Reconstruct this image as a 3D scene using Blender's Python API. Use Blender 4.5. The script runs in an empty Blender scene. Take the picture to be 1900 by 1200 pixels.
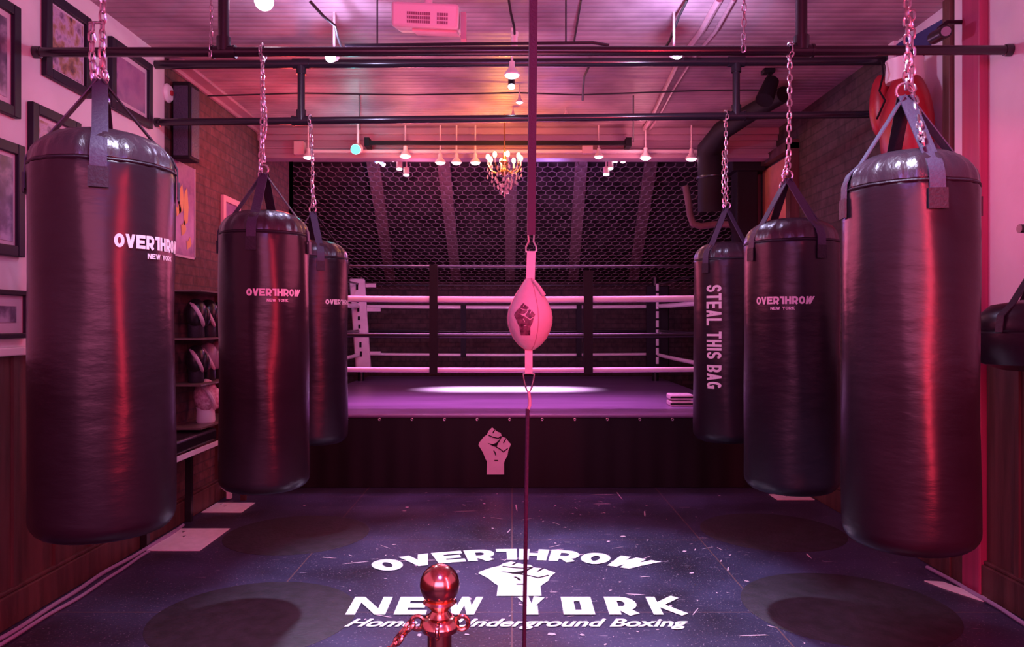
import bpy, bmesh, math, random
from mathutils import Vector, Matrix
random.seed(7)
PI = math.pi
S = bpy.context.scene
C = S.collection
F = 1400.0          # focal length in pixels of the 1900 px wide frame
CX, CY, H = 950.0, 600.0, 1.4

# ------------------------------------------------------------ camera, world, exposure
cam = bpy.data.cameras.new('camera'); cam.sensor_width = 36; cam.lens = 36 * F / 1900
co = bpy.data.objects.new('camera', cam); C.objects.link(co)
co.location = (0, 0, H); co.rotation_euler = (PI / 2, 0, 0); S.camera = co
cam.clip_start = .05
S.view_settings.view_transform = 'Standard'; S.view_settings.look = 'None'
S.view_settings.exposure = 0.22; S.view_settings.gamma = 1; S.view_settings.use_curve_mapping = False
w = bpy.data.worlds.new('world'); S.world = w; w.use_nodes = True
w.node_tree.nodes['Background'].inputs[0].default_value = (.62, .13, .36, 1)
w.node_tree.nodes['Background'].inputs[1].default_value = .4

def P(px, py, d):
    return Vector(((px - CX) * d / F, d, H + (CY - py) * d / F))

def lamp(name, kind, loc, col, e, size=.1, target=None, sy=None, spot=1.2, blend=.6):
    l = bpy.data.lights.new(name, kind); l.color = col; l.energy = e
    if kind == 'AREA':
        l.size = size
        if sy: l.shape = 'RECTANGLE'; l.size_y = sy
    elif kind == 'SPOT':
        l.spot_size = spot; l.spot_blend = blend; l.shadow_soft_size = size
    else: l.shadow_soft_size = size
    o = bpy.data.objects.new(name, l); C.objects.link(o); o.location = loc
    if target is not None:
        o.rotation_euler = (Vector(target) - Vector(loc)).to_track_quat('-Z', 'Y').to_euler()
    return o
PINK = (1, .27, .52); RED = (1, .05, .12); VIO = (.42, .30, 1.0); BLW = (.62, .58, 1.0)
# unseen area fill added behind the camera, coloured lamps through the room
lamp('rear_fill', 'AREA', (0, -2.2, 2.1), (1, .19, .42), 88, 3.6, (0, 4, 1.5), 1.6)
lamp('red_neon', 'AREA', (1.35, .45, 1.6), (1, .03, .07), 54, .05, (-.6, 2.9, 1.3), 2.0)
lamp('violet_strip', 'AREA', (.05, .1, 2.9), (.35, .22, 1), 14, .5, (0, 3.4, .4), .5)
lamp('spot_left', 'POINT', P(613, 120, 4.2), BLW, 13, .03)
lamp('spot_right', 'POINT', P(1257, 114, 4.2), BLW, 15, .03)
lamp('floor_spot_left', 'SPOT', P(620, 122, 4.2), (.66, .66, 1), 330, .05, (-.35, 4.1, 0), 2.3, .95)
lamp('floor_spot_right', 'SPOT', P(1250, 116, 4.2), (.66, .66, 1), 330, .05, (.45, 4.0, 0), 2.3, .95)
lamp('spot_left_front', 'SPOT', (-.62, 2.0, 3.08), (.72, .68, 1), 210, .16, (-1.2, 2.7, .6), 2.5, .7)
lamp('spot_right_front', 'SPOT', (.75, 2.0, 3.08), (.72, .68, 1), 210, .16, (1.3, 2.8, .6), 2.5, .7)
lamp('pink_wash', 'POINT', (0, 3.6, 1.9), (1, .13, .30), 22, .4)
lamp('pink_wash_back', 'POINT', (0, 6.0, 1.9), (1, .13, .28), 24, .4)
lamp('red_wash_left', 'POINT', (-1.7, 5.9, 2.6), (1, .08, .08), 12, .1)
rl = lamp('ring_lamp', 'AREA', (-.05, 8.85, 2.75), (1, .8, .95), 60, 1.5, (-.05, 8.851, 0), .1); rl.data.spread = .45
rl = lamp('ring_front_lamp', 'AREA', (-.1, 7.3, 2.85), (.75, .22, .75), 36, 3.2, (-.1, 7.301, 0), .5); rl.data.spread = 1.1
lamp('ring_violet', 'POINT', (.4, 8.0, 2.6), (.5, .25, 1), 16, .15)
lamp('ring_pink', 'POINT', (-1.0, 8.2, 2.4), (1, .2, .45), 22, .15)
lamp('magenta_door', 'SPOT', (1.2, 3.0, 2.4), (1, .02, .2), 24, .05, (2.45, 4.0, 1.9), .9, .8)

# ------------------------------------------------------------ materials
MATS = {}
def nt(m): m.use_nodes = True; return m.node_tree.nodes, m.node_tree.links
def mat(name, col, rough=.6, metal=0, noise=0, nscale=6, stretch=(1, 1, 1), bump=0, bscale=None, bstretch=None,
        emit=None, es=1, spec=.5, col2=None, coat=0, alpha=None, trans=0):
    m = bpy.data.materials.new(name); n, l = nt(m); b = n['Principled BSDF']
    b.inputs['Base Color'].default_value = (*col, 1); b.inputs['Roughness'].default_value = rough
    b.inputs['Metallic'].default_value = metal; b.inputs['Specular IOR Level'].default_value = spec
    if coat: b.inputs['Coat Weight'].default_value = coat; b.inputs['Coat Roughness'].default_value = .15
    if trans: b.inputs['Transmission Weight'].default_value = trans
    if emit: b.inputs['Emission Color'].default_value = (*emit, 1); b.inputs['Emission Strength'].default_value = es
    if noise or bump:
        tc = n.new('ShaderNodeTexCoord')
    if noise:
        mp = n.new('ShaderNodeMapping'); mp.inputs['Scale'].default_value = stretch
        l.new(tc.outputs['Object'], mp.inputs[0])
        no = n.new('ShaderNodeTexNoise'); no.inputs['Scale'].default_value = nscale; no.inputs['Detail'].default_value = 6
        l.new(mp.outputs[0], no.inputs[0])
        r = n.new('ShaderNodeValToRGB')
        c2 = col2 or tuple(c * (1 - noise) for c in col)
        r.color_ramp.elements[0].position = .35; r.color_ramp.elements[1].position = .65
        r.color_ramp.elements[0].color = (*c2, 1); r.color_ramp.elements[1].color = (*col, 1)
        l.new(no.outputs[0], r.inputs[0]); l.new(r.outputs[0], b.inputs['Base Color'])
    if bump:
        mp = n.new('ShaderNodeMapping'); mp.inputs['Scale'].default_value = bstretch or stretch
        l.new(tc.outputs['Object'], mp.inputs[0])
        no = n.new('ShaderNodeTexNoise'); no.inputs['Scale'].default_value = bscale or nscale; no.inputs['Detail'].default_value = 8
        l.new(mp.outputs[0], no.inputs[0])
        bp = n.new('ShaderNodeBump'); bp.inputs['Strength'].default_value = bump; bp.inputs['Distance'].default_value = .01
        l.new(no.outputs[0], bp.inputs['Height']); l.new(bp.outputs[0], b.inputs['Normal'])
    MATS[name] = m; return m

def brick_mat(name, c1, c2, mortar, sw='yz', scale=1.0, rough=.85):
    m = bpy.data.materials.new(name); n, l = nt(m); b = n['Principled BSDF']; b.inputs['Roughness'].default_value = rough
    tc = n.new('ShaderNodeTexCoord'); sp = n.new('ShaderNodeSeparateXYZ'); cb = n.new('ShaderNodeCombineXYZ')
    l.new(tc.outputs['Object'], sp.inputs[0])
    l.new(sp.outputs['Y' if sw == 'yz' else 'X'], cb.inputs[0]); l.new(sp.outputs['Z'], cb.inputs[1])
    bt = n.new('ShaderNodeTexBrick'); l.new(cb.outputs[0], bt.inputs[0])
    bt.inputs['Scale'].default_value = scale; bt.inputs['Brick Width'].default_value = .21; bt.inputs['Row Height'].default_value = .07
    bt.inputs['Mortar Size'].default_value = .006; bt.inputs['Color1'].default_value = (*c1, 1)
    bt.inputs['Color2'].default_value = (*c2, 1); bt.inputs['Mortar'].default_value = (*mortar, 1)
    no = n.new('ShaderNodeTexNoise'); no.inputs['Scale'].default_value = 14; no.inputs['Detail'].default_value = 8
    l.new(tc.outputs['Object'], no.inputs[0])
    mx = n.new('ShaderNodeMix'); mx.data_type = 'RGBA'; mx.blend_type = 'MULTIPLY'; mx.inputs[0].default_value = .8
    cr = n.new('ShaderNodeValToRGB'); cr.color_ramp.elements[0].position = .3; cr.color_ramp.elements[1].position = .7
    cr.color_ramp.elements[0].color = (.35, .35, .35, 1); l.new(no.outputs[0], cr.inputs[0])
    l.new(bt.outputs[0], mx.inputs[6]); l.new(cr.outputs[0], mx.inputs[7]); l.new(mx.outputs[2], b.inputs['Base Color'])
    ad = n.new('ShaderNodeMath'); ad.operation = 'SUBTRACT'; l.new(no.outputs[0], ad.inputs[0]); l.new(bt.outputs['Fac'], ad.inputs[1])
    bp = n.new('ShaderNodeBump'); bp.inputs['Strength'].default_value = .7; bp.inputs['Distance'].default_value = .012
    l.new(ad.outputs[0], bp.inputs['Height']); l.new(bp.outputs[0], b.inputs['Normal'])
    return m

def ceiling_mat():
    m = bpy.data.materials.new('tin_ceiling'); n, l = nt(m); b = n['Principled BSDF']; b.inputs['Roughness'].default_value = .5
    tc = n.new('ShaderNodeTexCoord'); sp = n.new('ShaderNodeSeparateXYZ'); l.new(tc.outputs['Object'], sp.inputs[0])
    wv = n.new('ShaderNodeTexWave'); wv.bands_direction = 'Y'; wv.inputs['Scale'].default_value = 4.6; wv.inputs['Distortion'].default_value = .5
    wv.inputs['Detail'].default_value = 2; wv.inputs['Detail Scale'].default_value = .6
    l.new(tc.outputs['Object'], wv.inputs[0])
    r = n.new('ShaderNodeValToRGB'); r.color_ramp.elements[0].position = 0; r.color_ramp.elements[1].position = .12
    r.color_ramp.elements[0].color = (.36, .22, .26, 1); r.color_ramp.elements[1].color = (.58, .36, .43, 1); l.new(wv.outputs[0], r.inputs[0])
    no = n.new('ShaderNodeTexNoise'); no.inputs['Scale'].default_value = 2.2; no.inputs['Detail'].default_value = 9
    l.new(tc.outputs['Object'], no.inputs[0])
    r2 = n.new('ShaderNodeValToRGB'); r2.color_ramp.elements[0].position = .3; r2.color_ramp.elements[1].position = .65
    r2.color_ramp.elements[0].color = (.42, .34, .42, 1); l.new(no.outputs[0], r2.inputs[0])
    mx = n.new('ShaderNodeMix'); mx.data_type = 'RGBA'; mx.blend_type = 'MULTIPLY'; mx.inputs[0].default_value = 1
    l.new(r.outputs[0], mx.inputs[6]); l.new(r2.outputs[0], mx.inputs[7]); l.new(mx.outputs[2], b.inputs['Base Color'])
    bp = n.new('ShaderNodeBump'); bp.inputs['Strength'].default_value = .25; bp.inputs['Distance'].default_value = .012
    l.new(wv.outputs[0], bp.inputs['Height']); l.new(bp.outputs[0], b.inputs['Normal'])
    return m

def floor_mat():
    m = bpy.data.materials.new('rubber_floor'); n, l = nt(m); b = n['Principled BSDF']
    tc = n.new('ShaderNodeTexCoord')
    def noise(s, d=6, st=None):
        no = n.new('ShaderNodeTexNoise'); no.inputs['Scale'].default_value = s; no.inputs['Detail'].default_value = d
        if st:
            mp = n.new('ShaderNodeMapping'); mp.inputs['Scale'].default_value = st; mp.inputs['Rotation'].default_value = (0, 0, .5)
            l.new(tc.outputs['Object'], mp.inputs[0]); l.new(mp.outputs[0], no.inputs[0])
        else: l.new(tc.outputs['Object'], no.inputs[0])
        return no
    a = noise(1.7, 8); r = n.new('ShaderNodeValToRGB')
    r.color_ramp.elements[0].position = .3; r.color_ramp.elements[1].position = .7
    r.color_ramp.elements[0].color = (.018, .014, .028, 1); r.color_ramp.elements[1].color = (.05, .045, .11, 1); l.new(a.outputs[0], r.inputs[0])
    # grit
    g = noise(95, 3); rg = n.new('ShaderNodeValToRGB'); rg.color_ramp.elements[0].position = .64; rg.color_ramp.elements[1].position = .70
    l.new(g.outputs[0], rg.inputs[0])
    g2 = noise(7, 10, (1, 9, 1)); rg2 = n.new('ShaderNodeValToRGB'); rg2.color_ramp.elements[0].position = .69; rg2.color_ramp.elements[1].position = .72
    l.new(g2.outputs[0], rg2.inputs[0])
    mxx = n.new('ShaderNodeMath'); mxx.operation = 'MAXIMUM'; l.new(rg.outputs[0], mxx.inputs[0]); l.new(rg2.outputs[0], mxx.inputs[1])
    mu = n.new('ShaderNodeMath'); mu.operation = 'MULTIPLY'; mu.inputs[1].default_value = .75; l.new(mxx.outputs[0], mu.inputs[0])
    mx = n.new('ShaderNodeMix'); mx.data_type = 'RGBA'; l.new(mu.outputs[0], mx.inputs[0]); l.new(r.outputs[0], mx.inputs[6])
    mx.inputs[7].default_value = (.42, .34, .42, 1)
    # tile seams of the rubber sheets
    br = n.new('ShaderNodeTexBrick'); br.offset = 0; l.new(tc.outputs['Object'], br.inputs[0]); br.inputs['Scale'].default_value = 1
    br.inputs['Brick Width'].default_value = 1.22; br.inputs['Row Height'].default_value = 1.22; br.inputs['Mortar Size'].default_value = .004
    mx2 = n.new('ShaderNodeMix'); mx2.data_type = 'RGBA'; l.new(br.outputs['Fac'], mx2.inputs[0]); l.new(mx.outputs[2], mx2.inputs[6])
    mx2.inputs[7].default_value = (.13, .07, .08, 1); l.new(mx2.outputs[2], b.inputs['Base Color'])
    rr = n.new('ShaderNodeMapRange'); rr.inputs[3].default_value = .3; rr.inputs[4].default_value = .55; l.new(a.outputs[0], rr.inputs[0])
    l.new(rr.outputs[0], b.inputs['Roughness'])
    fb = noise(60, 6); bp = n.new('ShaderNodeBump'); bp.inputs['Strength'].default_value = .35; bp.inputs['Distance'].default_value = .004
    l.new(fb.outputs[0], bp.inputs['Height']); l.new(bp.outputs[0], b.inputs['Normal'])
    return m

def picture_mat(name, cols, scale=9, rough=.35):
    m = bpy.data.materials.new(name); n, l = nt(m); b = n['Principled BSDF']; b.inputs['Roughness'].default_value = rough
    tc = n.new('ShaderNodeTexCoord'); no = n.new('ShaderNodeTexNoise'); no.inputs['Scale'].default_value = scale; no.inputs['Detail'].default_value = 4
    l.new(tc.outputs['Object'], no.inputs[0]); r = n.new('ShaderNodeValToRGB'); r.color_ramp.interpolation = 'LINEAR'
    for i, c in enumerate(cols):
        pos = .32 + .36 * i / (len(cols) - 1)
        e = r.color_ramp.elements[i] if i < 2 else r.color_ramp.elements.new(pos)
        e.position = pos; e.color = (*c, 1)
    l.new(no.outputs[0], r.inputs[0]); l.new(r.outputs[0], b.inputs['Base Color']); return m

M_ceil = ceiling_mat(); M_floor = floor_mat()
M_plaster = mat('painted_plaster', (.78, .72, .74), .6, noise=.12, nscale=2.5, bump=.15, bscale=20)
M_brickL = brick_mat('brick_left', (.20, .085, .085), (.15, .065, .065), (.12, .065, .07))
M_brickR = brick_mat('brick_right', (.11, .075, .075), (.08, .055, .055), (.06, .045, .045))
M_brickB = brick_mat('brick_back', (.12, .07, .07), (.09, .05, .05), (.06, .04, .04), 'xz')
M_wood = mat('dark_red_wood', (.13, .055, .05), .5, noise=.5, nscale=3, stretch=(6, 6, .5), bump=.2, bscale=12)
M_ledge = mat('pale_ledge_paint', (.8, .7, .72), .45)
M_header = mat('header_paint', (.5, .27, .34), .45, noise=.25, nscale=3, stretch=(.4, 1, 3), bump=.1)
M_pipe = mat('black_iron_pipe', (.018, .014, .022), .22, 0, spec=.6, coat=.15)
M_chain = mat('steel_chain', (.72, .66, .7), .28, 1)
M_vinyl = mat('black_vinyl', (.02, .012, .02), .28, bump=.2, bscale=8, bstretch=(1.1, 1.1, 3.0), noise=.35, nscale=3, spec=.5)
M_vinyl2 = mat('black_vinyl_matt', (.016, .011, .02), .34, bump=.28, bscale=7, bstretch=(1.2, 1.2, 3.2), noise=.35, nscale=3, spec=.45)
M_cap = mat('wrinkled_vinyl_cap', (.03, .02, .032), .3, bump=1.0, bscale=16, bstretch=(1, 1, .45), spec=.8, coat=.2)
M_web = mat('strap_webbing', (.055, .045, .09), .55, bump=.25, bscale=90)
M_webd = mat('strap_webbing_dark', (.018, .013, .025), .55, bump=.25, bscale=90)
M_white = mat('white_print', (.85, .78, .82), .55)
M_fpaint = mat('white_floor_paint', (.95, .93, .95), .55, noise=.18, nscale=30)
M_black = mat('matt_black', (.01, .006, .01), .7, spec=.25)
M_blackg = mat('gloss_black', (.015, .011, .016), .3)
M_skirt = mat('black_skirt_vinyl', (.006, .003, .005), .6, spec=.3, bump=.2, bscale=4, bstretch=(3, 1, .4))
M_canvas = mat('ring_canvas', (.26, .15, .30), .33, noise=.3, nscale=2, stretch=(.6, 3, 1), bump=.12, bscale=12, bstretch=(1, 3, 1))
M_ropeW = mat('white_rope_cover', (.85, .68, .74), .45, bump=.1, bscale=40)
M_ropeB = mat('black_rope_cover', (.02, .014, .02), .28)
M_padW = mat('white_post_pad', (.82, .62, .7), .5, noise=.12, nscale=8)
M_leather = mat('pink_leather', (.9, .68, .74), .38, noise=.12, nscale=12, bump=.2, bscale=60)
M_cord = mat('purple_bungee', (.07, .025, .075), .6, bump=.4, bscale=80)
M_copper = mat('polished_copper', (.95, .58, .42), .18, 1)
M_rope2 = mat('copper_twist_rope', (.75, .36, .36), .35, .6, bump=.8, bscale=70)
M_frame = mat('dark_picture_frame', (.016, .013, .028), .45, spec=.25)
M_frameP = mat('pink_picture_frame', (.75, .42, .45), .5)
M_mount = mat('pale_picture_mount', (.62, .48, .56), .5)
M_art1 = picture_mat('art_gold_photo', [(.06, .03, .06), (.35, .2, .12), (.5, .35, .5), (.15, .08, .15)], 14)
M_art2 = picture_mat('art_dark_photo', [(.03, .02, .05), (.12, .09, .16), (.45, .38, .5)], 9)
M_art3 = picture_mat('art_poster', [(.25, .1, .25), (.35, .16, .3), (.16, .07, .2)], 7)
M_gold = mat('poster_yellow_ink', (.75, .42, .12), .5)
M_cream = mat('cream_plastic', (.85, .76, .76), .4)
M_vent = mat('vent_shadow', (.3, .13, .2), .7)
M_redglove = mat('red_glove_leather', (.42, .02, .035), .38, bump=.3, bscale=20, noise=.25, nscale=8)
M_blue = mat('blue_banner_cloth', (.03, .04, .16), .6)
M_mag = mat('magenta_painted_wood', (.42, .05, .14), .45, noise=.25, nscale=3, stretch=(8, 8, .3))
M_glass = mat('crystal_glass', (1, .8, .85), .05, 0, trans=.6, spec=1)
M_brass = mat('brass', (.8, .5, .2), .25, 1)
M_disc = mat('dark_disc', (.016, .012, .018), .6, noise=.4, nscale=12, col2=(.03, .02, .034), bump=.3, bscale=50)
M_plate = mat('white_floor_plate', (.85, .76, .8), .5, noise=.12, nscale=18)
M_cable = mat('lavender_cable', (.35, .27, .42), .4)
M_cableb = mat('black_cable', (.02, .015, .02), .5)
M_wire = mat('hex_wire', (.26, .17, .2), .5, .3)
M_board = mat('dark_roof_board', (.05, .032, .036), .9, spec=.1, noise=.7, nscale=5, col2=(.015, .008, .01), bump=.4, bscale=9)
M_rafter = mat('old_rafter_wood', (.17, .085, .095), .8, noise=.3, nscale=6, stretch=(3, 1, 1))
M_orange = mat('orange_poster', (.85, .3, .18), .6, noise=.3, nscale=4)
M_shade = mat('pale_lamp_shade', (.85, .6, .62), .4)
def glow(name, c, s): return mat(name, c, .5, emit=c, es=s)
G_white = glow('lamp_glow_white', (1, .85, .95), 9); G_warm = glow('lamp_glow_warm', (1, .62, .35), 12)
G_blue = glow('lamp_glow_blue', (.75, .78, 1), 30); G_teal = glow('lamp_glow_teal', (.05, .95, .85), 3.5)
G_pink = glow('lamp_glow_pink', (1, .55, .75), 7)

# ------------------------------------------------------------ mesh building
class MB:
    def __init__(s): s.v = []; s.f = []
    def add(s, v, f):
        o = len(s.v); s.v += [Vector(x) for x in v]; s.f += [tuple(i + o for i in q) for q in f]; return s
    def box(s, a, b):
        (x0, y0, z0), (x1, y1, z1) = a, b
        return s.add([(x0, y0, z0), (x1, y0, z0), (x1, y1, z0), (x0, y1, z0), (x0, y0, z1), (x1, y0, z1), (x1, y1, z1), (x0, y1, z1)],
                     [(0, 3, 2, 1), (4, 5, 6, 7), (0, 1, 5, 4), (1, 2, 6, 5), (2, 3, 7, 6), (3, 0, 4, 7)])
    def obox(s, c, hx, hy, hz):     # centre and three half-axis vectors
        c = Vector(c); hx, hy, hz = Vector(hx), Vector(hy), Vector(hz)
        return s.add([c - hx - hy - hz, c + hx - hy - hz, c + hx + hy - hz, c - hx + hy - hz, c - hx - hy + hz, c + hx - hy + hz, c + hx + hy + hz, c - hx + hy + hz],
                     [(0, 3, 2, 1), (4, 5, 6, 7), (0, 1, 5, 4), (1, 2, 6, 5), (2, 3, 7, 6), (3, 0, 4, 7)])
    def tube(s, pts, r, n=10, closed=False, caps=True):
        pts = [Vector(p) for p in pts]; N = len(pts); rs = r if isinstance(r, (list, tuple)) else [r] * N
        def tan(i):
            if closed: return (pts[(i + 1) % N] - pts[i - 1]).normalized()
            if i == 0: return (pts[1] - pts[0]).normalized()
            if i == N - 1: return (pts[-1] - pts[-2]).normalized()
            return ((pts[i + 1] - pts[i]).normalized() + (pts[i] - pts[i - 1]).normalized()).normalized()
        t = tan(0); u = t.orthogonal().normalized(); vs = []
        for i in range(N):
            t2 = tan(i); u = (u - t2 * u.dot(t2)).normalized(); w_ = t2.cross(u)
            for k in range(n):
                a = 2 * PI * k / n; vs.append(pts[i] + (u * math.cos(a) + w_ * math.sin(a)) * rs[i])
        fs = []
        for i in range(N if closed else N - 1):
            for k in range(n):
                j = (i + 1) % N; fs.append((i * n + k, i * n + (k + 1) % n, j * n + (k + 1) % n, j * n + k))
        if not closed and caps: fs.append(tuple(range(n))[::-1]); fs.append(tuple((N - 1) * n + k for k in range(n)))
        return s.add(vs, fs)
    def lathe(s, prof, c=(0, 0, 0), n=24, axis=(0, 0, 1), fn=None):
        c = Vector(c); q = Vector((0, 0, 1)).rotation_difference(Vector(axis).normalized()); vs = []; fs = []
        for (r, z) in prof:
            for k in range(n):
                a = 2 * PI * k / n; rr = max(r, 1e-4)
                if fn: rr = fn(a, z, rr)
                vs.append(c + q @ Vector((rr * math.cos(a), rr * math.sin(a), z)))
        for i in range(len(prof) - 1):
            for k in range(n): fs.append((i * n + k, i * n + (k + 1) % n, (i + 1) * n + (k + 1) % n, (i + 1) * n + k))
        fs.append(tuple(range(n))[::-1]); fs.append(tuple((len(prof) - 1) * n + k for k in range(n)))
        return s.add(vs, fs)
    def ellipsoid(s, c, ax, n=18, m=12, q=None, fn=None):
        vs = []; fs = []; c = Vector(c)
        for i in range(m + 1):
            ph = PI * i / m
            for k in range(n):
                a = 2 * PI * k / n; d = Vector((math.sin(ph) * math.cos(a), math.sin(ph) * math.sin(a), -math.cos(ph)))
                if fn: d = fn(d)
                p = Vector((d.x * ax[0], d.y * ax[1], d.z * ax[2]))
                vs.append(c + (q @ p if q else p))
        for i in range(m):
            for k in range(n): fs.append((i * n + k, i * n + (k + 1) % n, (i + 1) * n + (k + 1) % n, (i + 1) * n + k))
        return s.add(vs, fs)
    def ribbon(s, pts, wd, w_=.035, th=.004):
        pts = [Vector(p) for p in pts]; vs = []; N = len(pts)
        for i, p in enumerate(pts):
            t = (pts[min(i + 1, N - 1)] - pts[max(i - 1, 0)]).normalized(); a = Vector(wd[i] if isinstance(wd, list) else wd); a = (a - t * a.dot(t)).normalized(); b = t.cross(a)
            vs += [p - a * w_ / 2 - b * th / 2, p + a * w_ / 2 - b * th / 2, p + a * w_ / 2 + b * th / 2, p - a * w_ / 2 + b * th / 2]
        fs = [(i * 4 + k, i * 4 + (k + 1) % 4, i * 4 + 4 + (k + 1) % 4, i * 4 + 4 + k) for i in range(N - 1) for k in range(4)]
        fs += [(3, 2, 1, 0), tuple(4 * (N - 1) + k for k in range(4))]
        return s.add(vs, fs)
    def chain(s, path, pitch=.036, lw=.028, r=.0042, n=6):
        path = [Vector(p) for p in path]; L = [0]
        for i in range(1, len(path)): L.append(L[-1] + (path[i] - path[i - 1]).length)
        cnt = max(2, int(L[-1] / pitch)); ll = pitch + 2 * r * 1.6
        def at(d):
            for i in range(1, len(path)):
                if d <= L[i] or i == len(path) - 1:
                    return path[i - 1].lerp(path[i], (d - L[i - 1]) / max(1e-6, L[i] - L[i - 1])), (path[i] - path[i - 1]).normalized()
        for k in range(cnt):
            p, t = at((k + .5) * L[-1] / cnt); u = t.orthogonal(); u = Vector((1, 0, 0)); u = (u - t * u.dot(t)).normalized(); v = t.cross(u)
            ang = (PI / 2 if k % 2 else 0) + .5 + .25 * math.sin(k * 1.3); a = u * math.cos(ang) + v * math.sin(ang)
            hw = lw / 2 - r; hl = ll / 2 - r - hw; pts = []
            for q in range(5): th = -PI / 2 + PI * q / 4; pts.append(p + t * (hl + hw * math.cos(th)) + a * hw * math.sin(th))
            for q in range(5): th = PI / 2 + PI * q / 4; pts.append(p + t * (-hl + hw * math.cos(th)) + a * hw * math.sin(th))
            s.tube(pts, r, n, closed=True)
        return s
    def ring(s, c, R, r, nrm=(0, 1, 0), n=20, m=8, sq=1):
        q = Vector((0, 0, 1)).rotation_difference(Vector(nrm).normalized()); c = Vector(c)
        return s.tube([c + q @ Vector((R * math.cos(2 * PI * k / n), R * sq * math.sin(2 * PI * k / n), 0)) for k in range(n)], r, m, closed=True)

ORG = {}
def link(name, mb, m, origin, parent=None, smooth=40, bevel=0):
    me = bpy.data.meshes.new(name); org = Vector(origin)
    me.from_pydata([tuple(v - org) for v in mb.v], [], mb.f); me.update()
    bm = bmesh.new(); bm.from_mesh(me); bmesh.ops.recalc_face_normals(bm, faces=bm.faces); bm.to_mesh(me); bm.free()
    if smooth:
        for p in me.polygons: p.use_smooth = True
        me.set_sharp_from_angle(angle=math.radians(smooth))
    me.materials.append(m)
    o = bpy.data.objects.new(name, me); C.objects.link(o)
    if parent: o.parent = parent
    else: o.location = org
    if bevel:
        b = o.modifiers.new('bevel', 'BEVEL'); b.width = bevel; b.segments = 2; b.limit_method = 'ANGLE'
    ORG[o] = org; return o
def tag(o, label, cat, group=None, kind=None):
    o['label'] = label; o['category'] = cat
    if group: o['group'] = group
    if kind: o['kind'] = kind
    return o
def thing(name, loc, label, cat, group=None):
    o = bpy.data.objects.new(name, None); C.objects.link(o); o.location = loc; o.empty_display_size = .1
    ORG[o] = Vector(loc); return tag(o, label, cat, group)
def part(name, mb, m, parent, label=None, smooth=40, bevel=0):
    o = link(name, mb, m, ORG[parent], parent, smooth, bevel)
    if label: o['label'] = label
    return o
def solo(name, mb, m, loc, label, cat, group=None, smooth=40, bevel=0, kind=None):
    return tag(link(name, mb, m, loc, None, smooth, bevel), label, cat, group, kind)
def struct(name, mb, m, label=None, loc=(0, 0, 0), parent=None, smooth=0, bevel=0):
    o = link(name, mb, m, loc if not parent else ORG[parent], parent, smooth, bevel)
    if not parent: o['kind'] = 'structure'
    if label: o['label'] = label
    return o

def lift(fn, c):
    p = fn(c.x, c.y); e = 1e-3; n = (fn(c.x + e, c.y) - p).cross(fn(c.x, c.y + e) - p)
    return p + n.normalized() * c.z if n.length > 1e-12 else p
# flat marks (lettering, emblems): polygons in 2-D, cut fine, then laid on a surface
def decal(name, polys, fn, m, parent, maxlen=.03, label=None):
    bm = bmesh.new(); MAXI = 0
    for ip, p in enumerate(polys):
        vs = [bm.verts.new((x, y, (ip % 9) * .00006)) for x, y in p]
        try: bm.faces.new(vs)
        except ValueError: pass
    bmesh.ops.triangulate(bm, faces=bm.faces)
    for _ in range(7):
        es = [e for e in bm.edges if e.calc_length() > maxlen]
        if not es: break
        bmesh.ops.subdivide_edges(bm, edges=es, cuts=1); bmesh.ops.triangulate(bm, faces=[f for f in bm.faces if len(f.verts) > 3])
    mb = MB(); bm.verts.index_update(); mb.add([lift(fn, v.co) for v in bm.verts], [tuple(v.index for v in f.verts) for f in bm.faces]); bm.free()
    return part(name, mb, m, parent, label, smooth=0)

def stroke(pl, t, closed=False):
    """thick polyline as quads with mitred joints"""
    P2 = [Vector(p) for p in pl]; n = len(P2); L = []; R = []
    for i in range(n):
        a = P2[i - 1] if (i or closed) else None; b = P2[(i + 1) % n] if (i < n - 1 or closed) else None
        d1 = (P2[i] - a).normalized() if a is not None else None; d2 = (b - P2[i]).normalized() if b is not None else None
        if d1 is None: nn = Vector((-d2.y, d2.x))
        elif d2 is None: nn = Vector((-d1.y, d1.x))
        else:
            n1 = Vector((-d1.y, d1.x)); n2 = Vector((-d2.y, d2.x)); nn = n1 + n2
            if nn.length < .3: nn = n1
            else: nn = nn / max(.5, nn.dot(n1) / 1.0) if nn.dot(n1) else nn
        L.append(P2[i] + nn * t / 2); R.append(P2[i] - nn * t / 2)
    out = []
    for i in range(n if closed else n - 1):
        j = (i + 1) % n; out.append([tuple(L[i]), tuple(L[j]), tuple(R[j]), tuple(R[i])])
    return out
def ell(cx, cy, rx, ry, a0=0, a1=360, n=20):
    return [(cx + rx * math.cos(math.radians(a0 + (a1 - a0) * i / n)), cy + ry * math.sin(math.radians(a0 + (a1 - a0) * i / n))) for i in range(n + 1)]
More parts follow.
